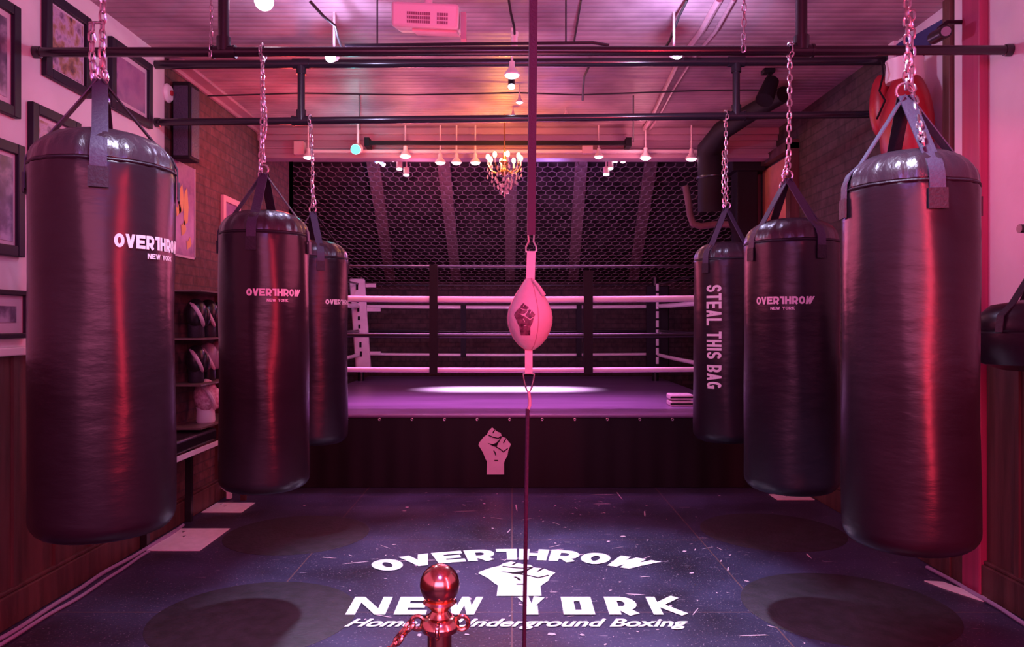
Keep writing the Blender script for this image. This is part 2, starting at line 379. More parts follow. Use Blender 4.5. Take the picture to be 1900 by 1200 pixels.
def glyph(ch, W=.8, t=.22):
    h = t / 2; a, b, c = h, W - h, W / 2; o = []
    S_ = lambda *pl: o.extend(stroke(list(pl), t))
    if ch == 'O': o = stroke(ell(c, .5, c - h, .5 - h, n=24)[:-1], t, True)
    elif ch == 'V': o = [[(0, 1), (t, 1), (c + t / 2, 0), (c - t / 2, 0)], [(W - t, 1), (W, 1), (c + t / 2, 0), (c - t / 2, 0)]]
    elif ch == 'E': S_((a, 0), (a, 1)); S_((0, 1 - h), (W, 1 - h)); S_((0, .5), (W * .9, .5)); S_((0, h), (W, h))
    elif ch in 'RPB':
        S_((a, 0), (a, 1)); r = (.5 - h / 2) / 2 if ch == 'B' else .27
        top = [(0, 1 - h)] + [(c * 1.05 + (b - c * 1.05) * math.cos(q), 1 - h - r + r * math.sin(q)) for q in [PI / 2 - PI * i / 10 for i in range(11)]] + [(a, 1 - h - 2 * r)]
        o.extend(stroke(top, t))
        if ch == 'R': S_((c, 1 - h - 2 * r), (b, 0))
        if ch == 'B':
            r2 = (1 - 2 * h - 2 * r) / 2
            o.extend(stroke([(a, 1 - h - 2 * r)] + [(c * 1.05 + (b - c * 1.05) * math.cos(q), h + r2 + r2 * math.sin(q)) for q in [PI / 2 - PI * i / 10 for i in range(11)]] + [(0, h)], t))
    elif ch == 'T': S_((0, 1 - h), (W, 1 - h)); S_((c, 0), (c, 1))
    elif ch == '1': S_((0, 1 - h), (W, 1 - h)); S_((b, 0), (b, 1))      # the wordmark's one-armed T
    elif ch == 'H': S_((a, 0), (a, 1)); S_((b, 0), (b, 1)); S_((a, .5), (b, .5))
    elif ch == 'W':
        tt = t * .95
        for xa_, xb_ in ((0, W * .2), (W * .5 - tt / 2, W * .2), (W * .5 - tt / 2, W * .8 - tt), (W - tt, W * .8 - tt)):
            o.append([(xa_, 1), (xa_ + tt, 1), (xb_ + tt, 0), (xb_, 0)])
    elif ch == 'N': S_((a, 0), (a, 1)); S_((b, 0), (b, 1)); o.append([(0, 1), (t * 1.1, 1), (W, 0), (W - t * 1.1, 0)])
    elif ch == 'Y': S_((a, 1), (c, .45), (b, 1)); S_((c, 0), (c, .5))
    elif ch == 'K': S_((a, 0), (a, 1)); S_((b, 1), (a, .45)); S_((a + .1, .55), (b, 0))
    elif ch == 'A': o = [[(0, 0), (t, 0), (c + t / 2, 1), (c - t / 2, 1)], [(W - t, 0), (W, 0), (c + t / 2, 1), (c - t / 2, 1)]]; S_((W * .25, .3), (W * .75, .3))
    elif ch == 'L': S_((a, 0), (a, 1)); S_((0, h), (W, h))
    elif ch == 'I': S_((h, 0), (h, 1))
    elif ch == 'S':
        r = (1 - t) / 4; rx = c - h
        o = stroke(ell(c, 1 - h - r, rx, r, 10, 270, 14) + ell(c, h + r, rx, r, 90, -190, 14)[1:], t)
    elif ch == 'G':
        o = stroke(ell(c, .5, c - h, .5 - h, 45, 340, 20), t); S_((b, 0.05), (b, .5)); S_((c, .45), (W, .45))
    return o
def word(txt, W=.8, t=.22, gap=.14, shear=0):
    x = 0; out = []
    for ch in txt:
        if ch == ' ': x += W * .7; continue
        w_ = {'W': W * 1.35, 'I': t, '1': W * .7, 'K': W * 1.05}.get(ch, W)
        out += [[(px + x + shear * py, py) for px, py in q] for q in glyph(ch, w_, t)]
        x += w_ + gap
    return out, x - gap
def place(polys, width, height, cx, y0, total):
    s = width / total
    return [[(cx - width / 2 + px * s, y0 + py * height) for px, py in q] for q in polys]

_fo = [(1210, 555), (1212, 470), (1203, 455), (1185, 410), (1157, 365), (1160, 350), (1190, 312), (1212, 295), (1222, 272), (1245, 250), (1262, 262), (1275, 275), (1300, 285),
       (1310, 310), (1335, 318), (1350, 340), (1367, 358), (1358, 380), (1350, 400), (1345, 430), (1327, 465), (1322, 480), (1322, 555)]
_fi = [[(1215, 350), (1250, 357), (1275, 347), (1284, 333), (1287, 345), (1274, 377), (1250, 370)]]
_fl = [[(1272, 375), (1300, 392), (1318, 407), (1347, 385)], [(1255, 398), (1264, 412), (1270, 430)], [(1260, 463), (1284, 463)], [(1222, 300), (1250, 312), (1285, 320), (1306, 306)], [(1306, 308), (1286, 345)], [(1335, 320), (1318, 350)], [(1262, 264), (1250, 285)]]
def fist(height):
    s = height / 305.0; f = lambda p: ((p[0] - 1262) * s, (402 - p[1]) * s)
    return [[f(p) for p in _fo]], [[f(p) for p in q] for q in _fi] + [q for l_ in _fl for q in stroke([f(p) for p in l_], 7 * s)]

# ------------------------------------------------------------ the room
XL, XR, ZC = -2.35, 2.456, 3.2
YB = 8.1                                             # end of the low room; the alcove runs on behind
struct('floor', MB().box((-3.1, -2.6, -.1), (3.1, 11.4, 0)), M_floor, 'black rubber sheet floor scattered with pale scuffs')
struct('ceiling', MB().box((-3.1, -2.6, ZC), (3.1, 11.4, ZC + .1)), M_ceil, 'pressed tin ceiling with fine cross ribs')
struct('wall_left', MB().box((XL - .2, -2.6, 0), (XL, 5.1, ZC)), M_plaster, 'pale plaster wall hung with framed pictures')
struct('wall_left_brick', MB().box((XL - .2, 5.1, 0), (XL, YB, ZC)), M_brickL, 'bare brick wall')
struct('wall_right', MB().box((XR, -2.6, 0), (XR + .2, 4.85, ZC)), M_plaster, 'pale plaster wall')
struct('wall_right_brick', MB().box((XR, 4.85, 0), (XR + .2, YB, ZC)), M_brickR, 'dark brick wall')
struct('wall_alcove_left', MB().box((-3.1, YB, 0), (-2.95, 11.3, ZC)), M_brickB)
struct('wall_alcove_right', MB().box((2.95, YB, 0), (3.1, 11.3, ZC)), M_brickB)
struct('wall_alcove_return_left', MB().box((-2.95, YB - .15, 0), (XL, YB, ZC)), M_brickB)
struct('wall_alcove_return_right', MB().box((XR, YB - .15, 0), (2.95, YB, ZC)), M_brickR)
struct('wall_back', MB().box((-3.1, 11.2, 0), (3.1, 11.4, ZC)), M_brickB, 'dark wall behind the ring')
# plank panelling below the ledges
struct('trim_1', MB().box((XL, -2.6, .16), (XL + .012, 5.1, 1.25)), M_wood, 'dark red wood panelling, left wall')
b = MB()
for y in [i * .32 for i in range(-8, 16)]: b.box((XL + .012, y, .16), (XL + .026, y + .035, 1.25))
struct('trim_2', b, M_wood)
struct('trim_3', MB().box((XL, -2.6, 1.25), (XL + .05, 5.1, 1.29)), M_ledge, 'pale ledge along the left wall', bevel=.006)
struct('trim_4', MB().box((XR - .012, -2.6, .17), (XR, 4.85, 1.2)), M_wood, 'dark red wood panelling, right wall')
b = MB()
for y in [i * .32 for i in range(-8, 15)]: b.box((XR - .026, y + .1, .17), (XR - .012, y + .135, 1.2))
struct('trim_5', b, M_wood)
struct('baseboard_left', MB().box((XL, -2.6, 0), (XL + .04, 6.3, .15)).box((XL, -2.6, .15), (XL + .028, 6.3, .17)), M_wood, bevel=.006)
struct('baseboard_right', MB().box((XR - .04, -2.6, 0), (XR, 6.3, .16)).box((XR - .028, -2.6, .16), (XR, 6.3, .18)), M_wood, bevel=.006)
# crown moulding on both sides and the header beam across the end of the room
struct('trim_6', MB().box((XL, 5.12, 3.15), (XL + .03, 7.0, ZC)).box((XL, 5.12, 3.175), (XL + .12, 7.0, ZC)), M_header, 'slim moulding under the ceiling, left brick wall', bevel=.006)
b = MB().box((XL, 7.0, 2.93), (XR, 7.14, ZC))
for (y, z0, z1) in ((6.93, 3.14, 3.2), (6.96, 3.09, 3.14), (6.975, 2.93, 2.97), (6.985, 3.02, 3.04)): b.box((XL, y, z0), (XR, 7.0, z1))
struct('trim_8', b, M_header, 'moulded header beam before the ring', bevel=.006)
# door surround on the right wall
struct('trim_9', MB().box((XR - .05, 3.885, 0), (XR, 4.04, ZC)), M_mag, 'magenta painted door post', bevel=.008)
struct('trim_10', MB().box((XR - .03, 4.04, 0), (XR, 4.14, ZC)), M_ledge, 'pale strip beside the door post', bevel=.004)
struct('trim_11', MB().box((XR - .05, 4.15, 0), (XR, 4.22, ZC)), M_wood, 'dark strip beside the door post', bevel=.004)
struct('trim_12', MB().box((XR - .03, 4.80, 0), (XR, 4.87, ZC)), M_ledge, 'pale strip where the brick begins', bevel=.004)

# sloping boarded roof of the alcove, rafters, hexagonal wire
SA, SB = Vector((0, 8.25, 3.17)), Vector((0, 11.18, 1.93))
SD = (SB - SA); SLEN = SD.length; SD.normalize(); SN = Vector((0, SD.z, -SD.y)).normalized()
if SN.y > 0: SN = -SN
b = MB().obox((SA + SB) / 2 - SN * .12, (2.94, 0, 0), SD * SLEN / 2, SN * .03)
struct('roof_slope', b, M_board, 'sloping boarded roof over the ring')
def on_slope(px, py):
    d = P(px, py, 1) - Vector((0, 0, H)); o = Vector((0, 0, H)); t = (SA - o).dot(SN) / d.dot(SN); return o + d * t
for (xa, ya, xb, yb) in ((690, 300, 724, 524), (822, 300, 846, 524), (948, 300, 947, 524), (1080, 296, 1064, 524), (1210, 300, 1176, 524)):
    A, B_ = on_slope(xa, ya) - SN * .055, on_slope(xb, yb) - SN * .055
    t = (B_ - A); c = (A + B_) / 2; side = t.normalized().cross(SN).normalized()
    lab = {690: 'leftmost old rafter seen through the hexagonal wire', 822: 'second rafter from the left behind the hexagonal wire',
           948: 'middle rafter behind the wire, below the chandelier', 1080: 'rafter behind the wire, just right of the purple cord', 1210: 'rightmost rafter behind the hexagonal wire'}[xa]
    solo('rafter', MB().obox(c, side * .07, t / 2, SN * .03), M_rafter, c, lab, 'rafter', 'rafters of the sloping roof', smooth=0, bevel=.006)
b = MB(); cw = .108; R6 = cw / math.sqrt(3)
nx = int(5.84 / cw); ny = int(SLEN / (1.5 * R6))
def slp(u, v): return SA + Vector((1, 0, 0)) * u + SD * v
for j in range(ny):
    for i in range(nx):
        u = -2.9 + cw * i + (cw / 2 if j % 2 else 0); v = .06 + j * 1.5 * R6
        for k in (0, 1, 2):
            a0 = math.radians(30 + 60 * k); a1 = math.radians(90 + 60 * k)
            p0, p1 = slp(u + R6 * math.cos(a0), v + R6 * math.sin(a0)), slp(u + R6 * math.cos(a1), v + R6 * math.sin(a1))
            b.tube([p0, p1], .0042 if k != 2 else .006, 4, caps=False)
solo('hexagonal_wire_mesh', b, M_wire, SA, 'hexagonal wire netting stretched under the dark sloping roof', 'wire mesh', smooth=0)

# ------------------------------------------------------------ pipes
def pipe(name, p0, p1, r, label, extra=None, col=None):
    t = thing(name, p0, label, 'pipe', 'black iron pipes of the bag rig')
    part('pipe', MB().tube([p0, p1], r, 16), M_pipe, t)
    for a, dr in ((p0, p1), (p1, p0)):
        d = (Vector(dr) - Vector(a)).normalized()
        part('wall_flange', MB().lathe([(r * 1.3, 0), (r * 1.3, .02), (r * 1.2, .03), (r, .032)], Vector(a), 16, d), M_pipe, t)
    for (q, top, rr) in (extra or []):
        v = part('drop_pipe', MB().tube([q, top], rr, 14), M_pipe, t)
        q = Vector(q); ax = (Vector(p1) - Vector(p0)).normalized()
        b = MB().tube([q - ax * .055, q + ax * .055], r * 1.28, 16).tube([q, q + Vector((0, 0, .07))], rr * 1.35, 16)
        b.tube([q - ax * .06, q - ax * .048], r * 1.42, 16).tube([q + ax * .048, q + ax * .06], r * 1.42, 16)
        part('tee_fitting', b, M_pipe, t)
        u = Vector(top) - Vector((0, 0, .07))
        if top[2] < ZC - .02: part('tee_fitting', MB().tube([u, top], rr * 1.35, 16).tube([Vector(top) - ax * .055, Vector(top) + ax * .055], r * 1.45, 16), M_pipe, t)
        else: part('ceiling_flange', MB().lathe([(rr * 2, 0), (rr * 2, .012), (rr * 1.2, .02)], Vector(top), 16, (0, 0, -1)), M_pipe, t)
    return t
DA, DB = 3.71, 4.97
A0, A1 = P(50, 97, DA), P(1840, 93, DA); A0.x = XL + .002; A1.x = XR - .002
def onA(px, dz=0): f = (px * 1.0 - 50) / 1790; return Vector(((px - 950) * DA / F, DA, A0.z + (A1.z - A0.z) * f + dz))
B0, B1 = P(295, 227, DB), P(1635, 212, DB); B0.x = XL + .002; B1.x = XR - .002
def onB(px, dz=0): f = (px - 295) / 1340; return Vector(((px - 950) * DB / F, DB, B0.z + (B1.z - B0.z) * f + dz))
C0, C1 = P(300, 120, DB), P(1640, 113, DB); C0.x = XL + .002; C1.x = XR - .002
def onC(px): f = (px - 300) / 1340; return Vector(((px - 950) * DB / F, DB, C0.z + (C1.z - C0.z) * f))
pipe('iron_pipe', A0, A1, .023, 'long black pipe nearest the camera, running wall to wall above the nearer punching bags',
     [(onA(415), Vector((onA(415).x, DA, ZC)), .026), (onA(1487), Vector((onA(1487).x, DA, ZC)), .028)])
pf = pipe('pipe_frame', B0, B1, .024, 'rear black pipe frame, two long pipes joined by short drops, carrying the farthest bags',
     [(onB(559), onC(559), .024), (onB(1366), onC(1366), .024)])
part('upper_pipe', MB().tube([C0, C1], .028, 16), M_pipe, pf)
# second thin rail just above the near pipe, right part
solo('conduit', MB().tube([P(640, 84, 4.2), P(1100, 79, 4.2), P(1130, 84, 4.2)], .009, 8).tube([P(700, 84, 4.2), P(700, 84, 4.2) + Vector((0, 0, ZC - P(0, 84, 4.2).z))], .005, 6).tube([P(1050, 80, 4.2), P(1050, 80, 4.2) + Vector((0, 0, ZC - P(0, 80, 4.2).z))], .005, 6), M_pipe, P(640, 84, 4.2), 'thin dark conduit running just above the near black pipe at mid-span', 'conduit')

# ------------------------------------------------------------ punching bags
def R_of(th, z, r, Hh, seed):
    k = 1 + .010 * math.sin(3 * th + seed) * math.sin(z * 5 + seed) + .006 * math.sin(7 * th + z * 9 + seed * 2)
    k += .012 * math.exp(-((z - .12) / .22) ** 2) - .006 * math.exp(-((z - Hh * .55) / .1) ** 2)
    for zc in (.31, .62, .97): k -= .0045 * math.exp(-((z - zc * Hh) / .012) ** 2)
    return r * k
def bag(name, px, ytop, ybot, d, r, apex_px, seed, strap0, label, chains, texts, m, ang=None):
    xc = (px - 950) * d / F; zt = H + (600 - ytop) * d / F; zb = H - (ybot - 600) * (d - .82 * r) / F; Hh = zt - zb
    base = Vector((xc, d, zb)); thc = math.atan2(-d, -xc); t = thing(name, base, label, 'punching bag', 'black punching bags on the rig')
    prof = [(0, 0), (r * .5, .002), (r - .07, .006)] + [(r - .06 + .06 * math.sin(a), .066 - .06 * math.cos(a)) for a in (.25, .55, .85, 1.15, 1.4)]
    sh = Hh - .135; nz = 44
    prof += [(r, .07 + (sh - .07) * i / nz) for i in range(nz + 1)]
    prof += [(r * .995, sh + .006), (r * .972, sh + .012), (r * .985, sh + .02)]
    prof += [(r * (.985 * math.cos(a) ** .7), sh + .02 + (.115) * math.sin(a)) for a in (.2, .4, .6, .8, 1.0, 1.2, 1.35, 1.47, 1.55)]
    def fn(a, z, rr):
        k = R_of(a, z, r, Hh, seed) / r
        if z > sh - .05: k *= 1 + (.014 * math.sin(17 * a + seed) + .010 * math.sin(29 * a + 2 * seed + 8 * z)) * min(1, (z - sh + .05) / .1)
        return rr * k
    ks_ = [i for i, q in enumerate(prof) if q[1] == sh + .02][0]
    part('bag_body', MB().lathe(prof[:ks_ + 1], base, 72, fn=fn), m, t, smooth=55)
    part('top_cap', MB().lathe(prof[ks_:], base, 96, fn=fn), M_cap, t, smooth=60)
    part('seam', MB().tube([base + Vector(((fn(a, sh, r * .985) + .001) * math.cos(a), (fn(a, sh, r * .985) + .001) * math.sin(a), sh + .012)) for a in [2 * PI * i / 48 for i in range(48)]], .0045, 6, closed=True), M_webd, t)
    # apex ring and straps
    ap = P(apex_px[0], apex_px[1], d)
    part('hanging_ring', MB().ring(ap + Vector((0, 0, .012)), .024 if d > 3 else .026, .0045, (.25, 1, 0)), M_chain, t)
    for i in range(4):
        th = thc + math.radians(strap0 + 90 * i); dr = Vector((math.cos(th), math.sin(th), 0)); tg = Vector((-dr.y, dr.x, 0))
        pts = [ap - Vector((0, 0, .005)) + dr * .006]
        sp = base + dr * (r * .74) + Vector((0, 0, Hh - .032))
        pts += [ap.lerp(sp, .35), ap.lerp(sp, .7), sp]
        for q, (rr, z) in enumerate(((.92, Hh - .070), (.99, Hh - .105), (1.0, Hh - .15), (1.0, Hh - .20))):
            R_ = fn(th, z, r * rr) + .006; pts.append(base + dr * R_ + Vector((0, 0, z)))
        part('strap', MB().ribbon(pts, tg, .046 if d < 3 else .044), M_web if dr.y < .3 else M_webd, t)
        part('stitch_patch', MB().ribbon([pts[-2] + dr * .003, pts[-1] + dr * .003 - Vector((0, 0, .012))], tg, .056 if d < 3 else .05, .006), M_webd, t)
    b = MB()
    for c in chains: b.chain([P(q[0], q[1], q[2] if len(q) > 2 else d) for q in c], .030 if d > 3 else .029, .027 if d > 3 else .027, .0042 if d > 3 else .0046)
    part('chain', b, M_chain, t)
    def find(cpx):
        best = None
        for i in range(-85, 86):
            th = thc + math.radians(i); x = base.x + r * math.cos(th); y = base.y + r * math.sin(th); e = abs(950 + x * F / y - cpx)
            if best is None or e < best[0]: best = (e, th)
        return best[1]
    for (kind, tx, cpx, cy, wd, ht) in texts:
        th0 = find(cpx); zz = H + (600 - cy) * d / F - zb
        def fnm(u, v, th0=th0, zz=zz):
            th = th0 + u / r; z = zz + v; R_ = R_of(th, z, r, Hh, seed) + .0022
            return base + Vector((R_ * math.cos(th), R_ * math.sin(th), z))
        if kind == 'h':
            polys, tot = word(tx, .72, .24 if ht > .03 else .2, .07)
            if tx == 'NEW YORK':
                full = place(polys, wd, ht, 0, -ht / 2, tot); cut = wd * (-.05)
                for wv_ in ([q for q in full if q[0][0] < cut], [q for q in full if q[0][0] >= cut]):
                    decal('lettering', wv_, fnm, M_white, t, .02, 'small white printed word')
                continue
            if tx == 'OVER1HROW':  polys = [[(x + (.3 * y - .2 if min(p[0] for p in q) > tot - 1.0 else 0), y) for x, y in q] for q in polys]
            decal('lettering', place(polys, wd, ht, 0, -ht / 2, tot), fnm, M_white, t, .02, 'white printed lettering')
        else:
            polys, tot = word(tx, .5, .17, .1); pl = place(polys, wd, ht, 0, -ht / 2, tot); off = 0
            for wd_ in tx.split(' '):
                pw, tw = word(wd_, .5, .17, .1); sc_ = wd / tot
                pl = [[(-wd / 2 + (off + x) * sc_, -ht / 2 + y * ht) for x, y in q] for q in pw]; off += tw + .1 + .35
                decal('lettering', [[(y, -x) for x, y in q] for q in pl], fnm, M_white, t, .02, 'white word reading down the bag')
    return t
top_y1 = 600 - 1.8 * F / 2.45
def ceiling_hook(px, d, label):
    p = Vector(((px - 950) * d / F, d, ZC)); solo('ceiling_hook', MB().lathe([(.04, 0), (.04, .008), (.012, .012), (.01, .03)], p, 14, (0, 0, -1)).ring(p - Vector((0, 0, .045)), .02, .006), M_chain, p, label, 'hook', 'ceiling hooks of the nearest bags')
D1 = 2.45
bag('punching_bag', 193, 246, 1017, D1, .212, (186, 146), 1.0, -4,
    'largest black punching bag at far left, in front of the framed pictures',
    [[(190, top_y1 + 25), (191, 20), (189, 110), (186, 142)], [(170, 42), (171, 110), (176, 150)], [(190, 110), (195, 150), (199, 192)], [(186, 42), (180, 42), (170, 42)]],
    [('h', 'OVER1HROW', 293, 456, .28, .042), ('h', 'NEW YORK', 300, 480, .12, .016)], M_vinyl)
bag('punching_bag', 1686, 283, 1042, D1, .200, (1679, 176), 2.3, 22,
    'largest black punching bag at far right, in front of the magenta door post',
    [[(1684, top_y1 + 25), (1683, 60), (1684, 110), (1681, 165)], [(1691, 20, 2.47), (1692, 110, 2.47), (1692, 160, 2.47), (1702, 215, 2.40), (1714, 268, 2.3)]],
    [], M_vinyl)
bag('punching_bag', 491, 391, 922, DA, .212, (490, 320), 3.1, -16,
    'second black punching bag from the left, beside the small pink frame',
    [[(487, 93), (487, 200), (486, 262), (490, 300)], [(486, 150), (493, 230), (484, 285), (483, 330)]],
    [('h', 'OVER1HROW', 511, 545, .262, .034), ('h', 'NEW YORK', 516, 559, .10, .014)], M_vinyl)
bag('punching_bag', 1468, 406, 925, DA, .222, (1461, 330), 4.4, 36,
    'second black punching bag from the right, with white wordmark across its front',
    [[(1466, 92), (1465, 200), (1463, 300), (1461, 325)], [(1463, 290), (1452, 340), (1450, 350)]],
    [('h', 'OVER1HROW', 1454, 559, .272, .036), ('h', 'NEW YORK', 1452, 573, .11, .014)], M_vinyl2)
bag('punching_bag', 584, 446, 830, DB, .212, (580, 392), 5.2, 10,
    'farthest punching bag on the left, half hidden behind its neighbour next to the ring',
    [[(576, 222), (580, 300), (580, 385)], [(578, 330), (584, 380)]],
    [('h', 'OVER1HROW', 634, 561, .26, .032)], M_vinyl2)
bag('punching_bag', 1347, 449, 826, DB, .208, (1348, 385), 6.0, -36,
    'slim black punching bag lettered STEAL THIS BAG beside the ring',
    [[(1347, 210), (1347, 270), (1348, 380)], [(1343, 280), (1342, 350), (1345, 385)]],
    [('v', 'STEAL THIS BAG', 1324, 624, .66, .098)], M_vinyl2)
ceiling_hook(190, D1, 'steel hook in the ceiling above the far left bag'); ceiling_hook(1684, D1, 'steel hook in the ceiling above the far right bag')
# chain wraps over the pipes
for px_, fn_, rr, lb in ((487, onA, .033, 'chain loop over the near pipe above the second bag from the left'), (1466, onA, .033, 'chain loop over the near pipe above the second bag from the right'),
                         (576, onB, .034, 'chain loop over the rear pipe above the farthest left bag'), (1347, onB, .034, 'chain loop over the rear pipe above the slim lettered bag')):
    c = fn_(px_); b = MB(); pts = [c + Vector((0, rr * math.cos(a), rr * math.sin(a))) for a in [2 * PI * i / 24 for i in range(25)]]
    b.chain(pts, .026, .024, .004); solo('chain_loop', b, M_chain, c, lb, 'chain', 'chain loops on the pipes')
# loose chain from the ceiling onto the near pipe, top right
p = P(1381, 93, DA); solo('loose_chain', MB().chain([P(1381, -75, DA), P(1380, 60, DA), P(1380, 96, DA - .04)], .036, .028, .0042), M_chain, p, 'chain hanging alone from the ceiling to the near pipe, right of the white spot lamp', 'chain')
solo('loose_chain', MB().chain([P(392, -75, DA - .03), P(392, 60, DA - .03), P(390, 106, DA - .03)], .03, .02, .003), M_chain, P(392, 0, DA), 'thin chain hanging beside the left drop pipe', 'chain')

# small heavy bag at the right edge
c = P(1935, 625, 3.05); r = .24
t = thing('uppercut_bag', c - Vector((0, 0, .14)), 'short round black bag with a white label, hanging at the right edge', 'punching bag')
part('bag_body', MB().lathe([(0, -.14), (r * .6, -.135), (r * .9, -.11), (r * 1.0, -.06), (r * 1.02, 0), (r * 1.02, .015), (r * .985, .022), (r * 1.0, .03), (r * .95, .085), (r * .75, .13), (r * .3, .15), (0, .152)], c, 48), M_vinyl2, t)
ap = P(1899, 486, 3.05); ap = Vector((c.x, c.y, ap.z + .03))
for th in (200, 255, 320, 20, 80):
    th = math.radians(th); dr = Vector((math.cos(th), math.sin(th), 0))
    part('strap', MB().ribbon([ap, c + dr * r * .72 + Vector((0, 0, .135)), c + dr * (r * .97 + .006) + Vector((0, 0, .085)), c + dr * (r + .008) + Vector((0, 0, .02))], Vector((-dr.y, dr.x, 0)), .03), M_webd, t)
def fl(u, v):
    th = math.radians(258 - 2) + u / r; return c + Vector((math.cos(th) * (r * 1.02 + .004), math.sin(th) * (r * 1.02 + .004), v - .028))
th_l = 0
def fl(u, v, k=.004):
    th = math.radians(238) + u / r; return c + Vector((math.cos(th) * (r * 1.02 + k), math.sin(th) * (r * 1.02 + k), v - .024))
lb = decal('label_patch', [[(-.036, -.04), (.036, -.04), (.036, .04), (-.036, .04)]], lambda u, v: fl(u, v), M_white, t, .02, 'small white label')
ws, tot = word('PRO', .7, .22, .12)
part_lb = decal('label_lettering', place(ws, .05, .022, 0, .004, tot) + [[(-.026, -.012), (.026, -.012), (.026, -.018), (-.026, -.018)], [(-.02, -.026), (.02, -.026), (.02, -.031), (-.02, -.031)]], lambda u, v: fl(u, v, .006), M_black, t, .02, 'dark lettering')
solo('wall_bracket', MB().tube([Vector((2.05, 3.05, 1.4 + 176 * 3.05 / F)), Vector((XR, 3.05, 1.4 + 176 * 3.05 / F))], .018, 14), M_pipe, (XR, 3.05, 1.78), 'black bracket arm on the right wall above the short round bag', 'bracket')
b = MB().chain([Vector((c.x, c.y, 1.775)), ap], .03, .022, .0035); part('chain', b, M_chain, t)

# ------------------------------------------------------------ boxing ring
RF = 6.42; RZ = .629; XP = 2.12
t = thing('boxing_ring', (0, 8.7, 0), 'raised boxing ring with black skirt, purple canvas and pink-white ropes', 'boxing ring')
part('platform', MB().box((-XP, RF + .03, 0), (XP, 11.1, RZ - .03)), M_skirt, t)
part('canvas', MB().box((-XP, RF, RZ - .035), (XP, 11.1, RZ)), M_canvas, t, bevel=.015)
b = MB(); n = 150; vs = []
for i in range(n + 1):
    x = -XP + 2 * XP * i / n; k = .003 * math.sin(i * .9) + .003 * math.sin(i * .37 + 1)
    for z in (.005, .2, .4, RZ - .04): vs.append((x, RF + .012 + k * (1 - z / RZ) * 1.4, z))
fs = [(i * 4 + j, i * 4 + 4 + j, i * 4 + 5 + j, i * 4 + 1 + j) for i in range(n) for j in range(3)]
b.add(vs, fs); part('skirt', b, M_skirt, t)
for i in range(-7, 8): part('eyelet', MB().ring((i * .277 - .02, RF + .0, RZ - .045), .009, .004), M_chain, t)
fo, fi = fist(.40); fc = P(918, 836, RF)
fn_s = lambda u, v, k=0: Vector((fc.x + u, RF - .012 - k, fc.z + v))
em = decal('fist_emblem', fo, lambda u, v: fn_s(u, v), M_padW, t, .5, 'white raised fist emblem')
decal('emblem_lines', fi, lambda u, v: fn_s(u, v, .004), M_black, t, .5, 'dark lines of the fist')
PF, PBk = 6.86, 10.15; corners = {'fl': (-2.0, PF), 'fr': (2.0, PF), 'bl': (-2.03, PBk), 'br': (1.93, PBk)}
for k, (x, y) in corners.items():
    part('corner_post', MB().tube([(x, y, RZ), (x, y, 2.02)], .045, 14), M_blackg, t)
zr = (.988, 1.302, 1.63, 1.926); rad = (.023, .021, .029, .012)
pts = [corners['fl'], corners['fr'], corners['br'], corners['bl']]
for z, rr in zip(zr, rad):
    m_ = M_ropeW if z in (.988, 1.63) else M_ropeB
    for i in range(4):
        (xa, ya), (xb, yb) = pts[i], pts[(i + 1) % 4]
        a = Vector((xa, ya, z)); bb = Vector((xb, yb, z)); n = 12
        sag = .012
        part('rope', MB().tube([a.lerp(bb, q / n) - Vector((0, 0, sag * 4 * (q / n) * (1 - q / n))) for q in range(n + 1)], rr if i != 2 else rr * .85, 10), m_, t, 'white rope' if m_ is M_ropeW else 'black rope')
# rope spacers
for x, y, z0, z1, w_ in ((P(805, 0, PF).x, PF, .965, 1.93, .036), (P(1091, 0, PF).x, PF, .965, 1.88, .04), (P(860, 0, PBk).x, PBk, .97, 1.66, .035), (P(1074, 0, PBk).x, PBk, .97, 1.66, .035)):
    part('rope_spacer', MB().box((x - w_, y - .042, z0 - .02), (x + w_, y - .032, z1)).box((x - w_, y + .032, z0 - .02), (x + w_, y + .042, z1)), M_black, t)
# corner pads
def padbox(cx_, cy_, w_, z0, z1, ang, th=.1, lean=0):
    ca, sa = math.cos(ang), math.sin(ang); ux = Vector((ca, sa, 0)); uy = Vector((-sa, ca, 0)); up = Vector((lean, 0, 1)) * (z1 - z0) / 2
    return MB().obox((cx_, cy_, (z0 + z1) / 2), ux * w_ / 2, uy * th / 2, up)
pp = part('corner_pad', padbox(-2.01, 10.0, .20, .80, 1.99, .12, .12, -.07), M_padW, t, 'white corner pad with dark marks', bevel=.015)
b = MB()
for i, (z, h_) in enumerate(((1.88, .07), (1.70, .05), (1.60, .09), (1.47, .05), (1.36, .05), (1.24, .04), (1.12, .07), (1.00, .07))):
    x = -2.01 - .07 * (z - 1.395) / 1.19 * 1; part('pad_mark', MB().box((x - .014, 9.925, z - h_ / 2), (x + .014, 9.931, z + h_ / 2)), M_black, pp, 'dark printed mark')
part('pad_tie', MB().box((-1.94, 9.99, 1.88), (-1.80, 10.0, 1.93)).box((-1.92, 9.99, 1.56), (-1.74, 10.0, 1.61)).box((-1.9, 9.99, 1.0), (-1.74, 10.0, 1.03)), M_padW, pp)
p2 = part('corner_pad', padbox(1.93, 10.0, .30, .80, 1.90, -.2, .12), M_black, t, 'black corner pad with a broken white stripe', bevel=.015)
b = MB()
for i in range(9): b.box((1.89, 9.90, .87 + i * .12), (1.925, 9.91, .87 + i * .12 + .09))
part('pad_stripe', b, M_white, p2, 'broken white stripe')
for k in ('fl', 'fr'):
    x, y = corners[k]; part('corner_pad', padbox(x + (.05 if x < 0 else -.05), y + .1, .22, .82, 1.9, .6 if x < 0 else -.6), M_blackg, t, bevel=.015)
